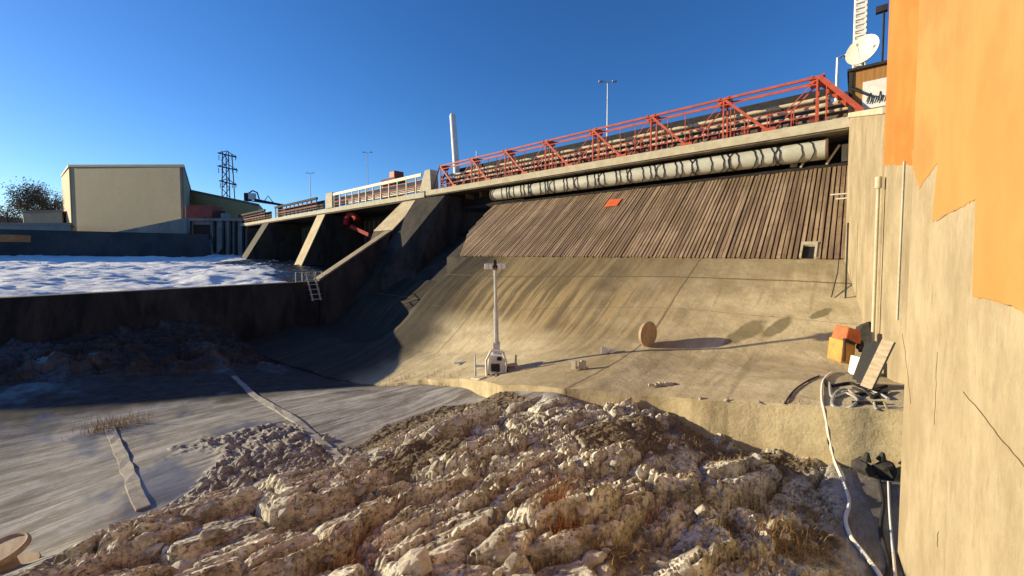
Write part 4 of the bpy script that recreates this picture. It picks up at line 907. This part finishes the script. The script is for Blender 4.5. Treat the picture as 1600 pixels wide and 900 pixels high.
# rods by the side wall
mb = MB(); p = hit(1321,466); mb.tube([p, p+Vector((0,.2,3.0))], .03, 6); solo(mb, 'steel_rod', DSTEEL, 'thin upright dark rod against the side wall', 'rod')
mb = MB(); p = hit(1299,466); q = hit(1312,415); mb.tube([p+Vector((0,0,.05)), p.lerp(q,.5)+Vector((.05,0,.35)), q+Vector((0,0,.9))], .02, 6); solo(mb, 'bent_rod', DSTEEL, 'thin slanting dark rod left of the upright one', 'rod')

# equipment stack near the side wall
b = hit(1324, 574); k = b.dot(cF)/FPX*.88
eq = thing('orange_pump_unit', 'battered orange and yellow pump unit at the foot of the side wall', 'pump unit', b, YAW, local=True)
def Q(dx, dz, dy=0): return Vector((dx*k, dy, dz*k))
mb = MB(); mb.hexa([Q(-24,12,-.25),Q(0,8,-.25),Q(0,8,.3),Q(-24,12,.3),Q(-21,52,-.25),Q(2,48,-.25),Q(2,48,.3),Q(-21,52,.3)]); mb.build('tank', YELLOW_EQ, eq, bevel=.04)
mb = MB(); mb.hexa([Q(-18,50,-.27),Q(10,44,-.27),Q(10,44,.3),Q(-18,50,.3),Q(-10,74,-.2),Q(12,68,-.2),Q(12,68,.3),Q(-10,74,.3)]); mb.build('hood', ORANGE_EQ, eq, bevel=.04)
mb = MB(); mb.bar(Q(-22,54,-.3), Q(-4,46,-.3), .09); mb.tube([Q(-21,50,-.3),Q(-20,16,-.3)], .03, 6); mb.build('frame_bar', DSTEEL, eq)
mb = MB(); mb.tube([Q(9,40,-.35),Q(9,40,-.2)], .10, 14); mb.tube([Q(15,48,-.1),Q(20,30,-.1)], .09, 10); mb.build('hose_coupling', DSTEEL, eq, True)
b2 = hit(1322, 580); eb = thing('white_crate', 'white plastic crate in front of the orange pump unit', 'crate', b2, YAW+.2, local=True)
mb = MB(); mb.hexa([Q(-12,0,-.5),Q(2,0,-.5),Q(2,0,-.2),Q(-12,0,-.2),Q(-6,32,-.48),Q(6,28,-.48),Q(6,28,-.2),Q(-6,32,-.2)]); mb.build('shell', WHITE, eb, bevel=.02)
mb = MB()
for dx in (6,10,14): mb.bar(Q(dx,2,-.4), Q(dx+4,32,-.35), .04)
mb.bar(Q(4,16,-.4),Q(18,18,-.36),.03); mb.build('rack', GALV, eb)
mb = MB(); c = hit(1345,545); mb.blob(c+Vector((.1,.1,.45)), .35,.35,.6, 3, .3); solo(mb, 'black_tarp', SACK, 'dark bundled tarpaulin behind the pump unit', 'tarpaulin')
# leaning boards
b = hit(1378, 606); k = b.dot(cF)/FPX
for i, (x0, x1, l) in enumerate(((-24,8,'dark leaning board nearest the apron side'),(-16,10,'dark leaning board in the middle of three by the building corner'),(-8,12,'dark leaning board closest to the building corner'))):
    mb = MB(); a_ = b + cR*(x0*k) + Vector((0,0,.0)); c_ = b + cR*(x1*k) + cF0*.25*i + Vector((0,0,(74-i*6)*k)); mb.bar(a_+cF0*.25*i, c_, .30, .05, up=tuple(cR)); solo(mb, 'leaning_board', BLACK if i else WOODG, l, 'board', 'boards leaning by the building corner')
# cables and hoses
def cable(pxs, r, m, name, label, lift=.03, cat='cable'):
    flat = smooth_path([(a_, b_, 0) for a_, b_ in pxs], 14); P_ = [hit_raw(q.x, q.y)*(1-lift*.06) + Vector((0,0,lift*.6)) for q in flat]
    for _ in range(3): P_ = [P_[0]] + [(P_[i-1]+P_[i]*2+P_[i+1])/4 for i in range(1, len(P_)-1)] + [P_[-1]]
    mb = MB(); mb.tube(P_, r, 6); return solo(mb, name, m, label, cat, smooth=True)
cable([(1318,582),(1300,584),(1286,598),(1284,625),(1289,650),(1296,690),(1304,722),(1318,756),(1327,788),(1321,815),(1330,842),(1350,868),(1372,898),(1386,925)], .032, WHITE, 'white_hose', 'long white hose winding down over the rock to the bottom edge', .05, 'hose')
cable([(1296,600),(1300,622),(1322,616),(1340,628),(1322,640),(1300,634),(1310,612),(1345,610),(1375,618),(1388,625)], .03, GALV, 'tangled_hose', 'tangled grey hose heaped on the sill beside the building', .05, 'hose')
cable([(1288,592),(1296,604),(1330,600),(1356,612),(1385,604)], .035, BLACK, 'black_cable', 'black cable lying across the sill', .04)
cable([(1290,640),(1296,700),(1318,712),(1345,716)], .02, BLACK, 'thin_black_cable', 'thin black cable beside the white hose', .04)
cable([(1280,588),(1262,596),(1240,612),(1226,632)], .02, DSTEEL, 'thin_hose', 'thin dark hose running left from the hose tangle', .03)
for i, (pa_, pb_, l, m_) in enumerate((((1393,650),(1358,712),'tan rope slanting from the wall to the sacks',WOODG),((1397,655),(1378,716),'second tan rope right of the first one',WOODG),((1370,640),(1362,712),'grey rope hanging over the sill edge',GALV))):
    q = hit(*pb_)+Vector((0,0,.15)); top_ = at_d(pa_[0], pa_[1], q.dot(cF)*.99); mb = MB(); mb.tube([top_, top_.lerp(q,.5)+Vector((0,0,-.04)), q], .022, 6); solo(mb, 'rope', m_, l, 'rope', 'ropes by the building corner')
for i, (px, l) in enumerate(((1352,'dark sack left of two by the wall foot'),(1376,'dark sack touching the building foot'))):
    q = hit(px, 745); mb = MB(); mb.blob(q+Vector((0,0,.18)), .24,.2,.28, 20+i, .3); mb.tube([q+Vector((0,0,.35)), q+Vector((.02,0,.52))], [.09,.03], 8); solo(mb, 'dark_sack', SACK, l, 'sack', 'sacks by the wall', smooth=False)
cable([(1388,755),(1390,800),(1394,850),(1398,895),(1400,920)], .022, WHITE, 'wall_cable', 'thin pale cable along the foot of the orange building', .04)
cable([(1374,752),(1380,790),(1376,830),(1388,880),(1384,915)], .03, DSTEEL, 'rough_cable', 'dark cable on the concrete strip beside the building', .03)

# ------------------------------------------------------------------ river bed things
def curb(pa_, pb_, wd, ht_, label, m):
    a_, b_ = hit(*pa_), hit(*pb_); N_ = 14; mb = MB(); prevs = None
    L_ = [a_.lerp(b_, i/N_) for i in range(N_+1)]; s_ = (b_-a_).cross(Vector((0,0,1))).normalized(); vs = []; fs = []
    for i, q in enumerate(L_):
        z = ground_z(q.x, q.y); j = lambda: random.uniform(-.03,.03)
        for (u, h) in ((-1,-.2),(-.8,ht_),(.8,ht_),(1,-.2)): vs.append(Vector((q.x,q.y,z)) + s_*(u*wd/2+j()) + Vector((0,0,h+j())))
    for i in range(N_):
        for c in range(3): fs.append((i*4+c,i*4+c+1,(i+1)*4+c+1,(i+1)*4+c))
    fs += [(0,1,2,3),(N_*4+3,N_*4+2,N_*4+1,N_*4)]; mb.add(vs, fs); return solo(mb, 'concrete_curb', m, label, 'curb', 'curbs across the river bed')
SLABM = mat('slab_curb', (.40,.37,.33), (.26,.235,.20), 2.5, .9, .6, 12, .03, (1,1,1), (.18,.15,.11), 1.5)
curb((366,588),(596,718),.30,.05,'low pale concrete curb running from the shadow to the rock', SLABM)
curb((172,668),(222,796),.32,.05,'rough pale concrete curb crossing the slab at left', SLABM)
# ladder by the dividing wall
p = at_x(482,437,-40.9); ld = thing('ladder', 'white leaning ladder at the meeting of dividing wall and sloped pier', 'ladder', (p.x+.6,p.y,-4))
a_, b_ = at_x(478,426,-40.7), at_x(489,470,-40.0); side = Vector((0,.75,0))
for s_ in (0,1):
    mb = MB(); mb.bar(a_+side*s_, b_+side*s_, .10); mb.build('stile', BSTEEL, ld)
mb = MB()
for t in np.linspace(.08,.95,6): mb.bar(a_.lerp(b_,t)-side*.2, a_.lerp(b_,t)+side*1.2, .07)
mb.build('rung', BSTEEL, ld)
mb = MB()
for dy in (-1.0,-.4,.9,1.5): mb.tube([(-41.4,p.y+dy,-2.9),(-41.4,p.y+dy,-1.9)], .04, 6)
mb.tube([(-41.4,p.y-1.0,-1.95),(-41.4,p.y+1.5,-1.95)], .04, 6); solo(mb, 'wall_railing', BSTEEL, 'short pale railing on the wall top at the ladder', 'railing')
# wooden reel top at lower left
q = at_z(-2, 868, -5.55); k = q.dot(cF)/FPX; rd_ = 34*k
rl = thing('cable_reel', 'large round wooden cable reel lying at the lower left corner', 'cable reel', (q.x,q.y,-6.1))
axn = Vector((.10,-.22,.97)).normalized()
mb = MB(); mb.tube([q, q+axn*.07], rd_, 40); fl = mb.build('flange', WOOD, rl, True, .01)
mb = MB(); mb.tube([q-axn*.0, q-axn*.40], rd_*.4, 28); mb.build('drum', WOODG, rl, True); mb = MB(); mb.tube([q-axn*.40, q-axn*.47], rd_, 40); mb.build('flange', WOOD, rl, True, .01)
mb = MB(); N=40; uu = axn.orthogonal().normalized(); vv = axn.cross(uu); mb.tube([q+axn*.075+(uu*math.cos(2*math.pi*i/N)+vv*math.sin(2*math.pi*i/N))*(rd_-.03) for i in range(N+1)], .028, 6); mb.build('rim', WOODG, fl, True)

for i in range(9):
    q = hit(random.uniform(1335,1385), random.uniform(598,634)); a_ = random.uniform(0,3.14); d_ = Vector((math.cos(a_),math.sin(a_),random.uniform(0,.25)))*random.uniform(.12,.35)
    mb = MB(); mb.bar(q-d_+Vector((0,0,.05)), q+d_+Vector((0,0,.05)), .07, .05); solo(mb, 'timber_offcut', (WOODG, SACK, BLACK)[i % 3], 'short grey or black scrap lying in the clutter on the sill', 'scrap', 'scraps on the sill')
# boulders
protos = []
for s_ in range(8):
    mb = MB(); mb.stone(40+s_, 1, random.uniform(.6,.9), random.uniform(.4,.65), 13+s_); o = mb.build('boulder', BOULD, bevel=.05); protos.append(o)
spots = []
hand = [(650,885,.27),(680,678,.24),(1210,385+360,.20),(380,770,.16),(450,800,.22),(560,770,.20),(1000,740,.2),(925,875,.26),(740,700,.22),(830,690,.2),(240,860,.2),(330,835,.22),(1100,800,.2),(1180,720,.2),(800,640,.3),(860,645,.25),(720,660,.28),(640,690,.22),(920,640,.22),(690,893,.2)]
for a_ in hand: spots.append(a_)
for i in range(225):
    spots.append((random.uniform(90,1290), random.uniform(650,898), .035+.15*random.random()**3))
used = 0
for i, (px, py, s_) in enumerate(spots):
    if i >= 20 and py < 800 - (px-90)*.28 + (0 if px < 600 else 150): 
        pass
    q = hit(px, py)
    if i >= 20 and float(in_poly_dist(np.array([q.x]), np.array([q.y]), ROCKP)[0]) < .2: continue
    o = protos[i % 8] if i < 8 else protos[i % 8].copy()
    if i >= 8: COL.objects.link(o)
    o.location = (q.x, q.y, q.z + s_*.12); o.scale = (s_, s_, s_); o.rotation_euler = (random.uniform(-.4,.4), random.uniform(-.5,.5), R_(70)+random.uniform(-.6,.6))
    tag(o, 'pale angular boulder lying loose among the jagged bedrock', 'boulder', 'boulders on the bedrock')

# dry grass and rusty plants
def tufts(spots_, m, name, label, hgt, nb):
    mb = MB()
    for px, py, sp, sc in spots_:
        c = hit(px, py)
        for i in range(nb):
            x, y = c.x+random.gauss(0,sp), c.y+random.gauss(0,sp); z = surf(x, y); h = hgt*sc*random.uniform(.3,1.2); a_ = random.uniform(0,6.28); w_ = .005; l = random.uniform(.1,1.3)*h
            d_ = Vector((math.cos(a_),math.sin(a_),0)); s_ = Vector((-d_.y,d_.x,0))*w_; b_ = Vector((x,y,z-.02)); m_ = b_+Vector((0,0,h*.6))+d_*l*.3; e_ = b_+Vector((0,0,h))+d_*l
            mb.add([b_-s_, b_+s_, m_+s_*.7, m_-s_*.7, e_], [(0,1,2,3),(3,2,4)])
    o = mb.build(name, m); tag(o, label, 'grass', kind='stuff')
tufts([(1080,700,.5,.6),(960,690,.6,.5),(1140,720,.5,.6),(1230,830,.25,1),(1215,860,.25,1.2),(1075,770,.3,.8),(1010,700,.5,.5),(740,730,.3,.7),(1250,800,.3,.8),(870,760,.2,.7),(600,740,.3,.6),(500,720,.3,.5),(430,755,.3,.5),(1160,880,.3,.9),(950,860,.3,.7)], GRASSD, 'dry_grass', 'thin dry straw coloured grass in the rock cracks', .22, 130)
tufts([(575,872,.22,1),(868,800,.16,1.4),(875,830,.14,1.4),(1030,812,.18,.7),(530,845,.2,.8),(1290,700,.3,.4),(1240,700,.3,.4)], GRASSR, 'rusty_plants', 'rust brown withered plants among the rocks', .26, 110)
tufts([(180,668,.45,1.6),(155,672,.3,1.4),(200,664,.3,1.4),(670,592,.5,1),(620,596,.5,1),(700,596,.4,.8)], GRASSD, 'reeds', 'clumps of dry reeds at the edge of the shadow', .42, 110)
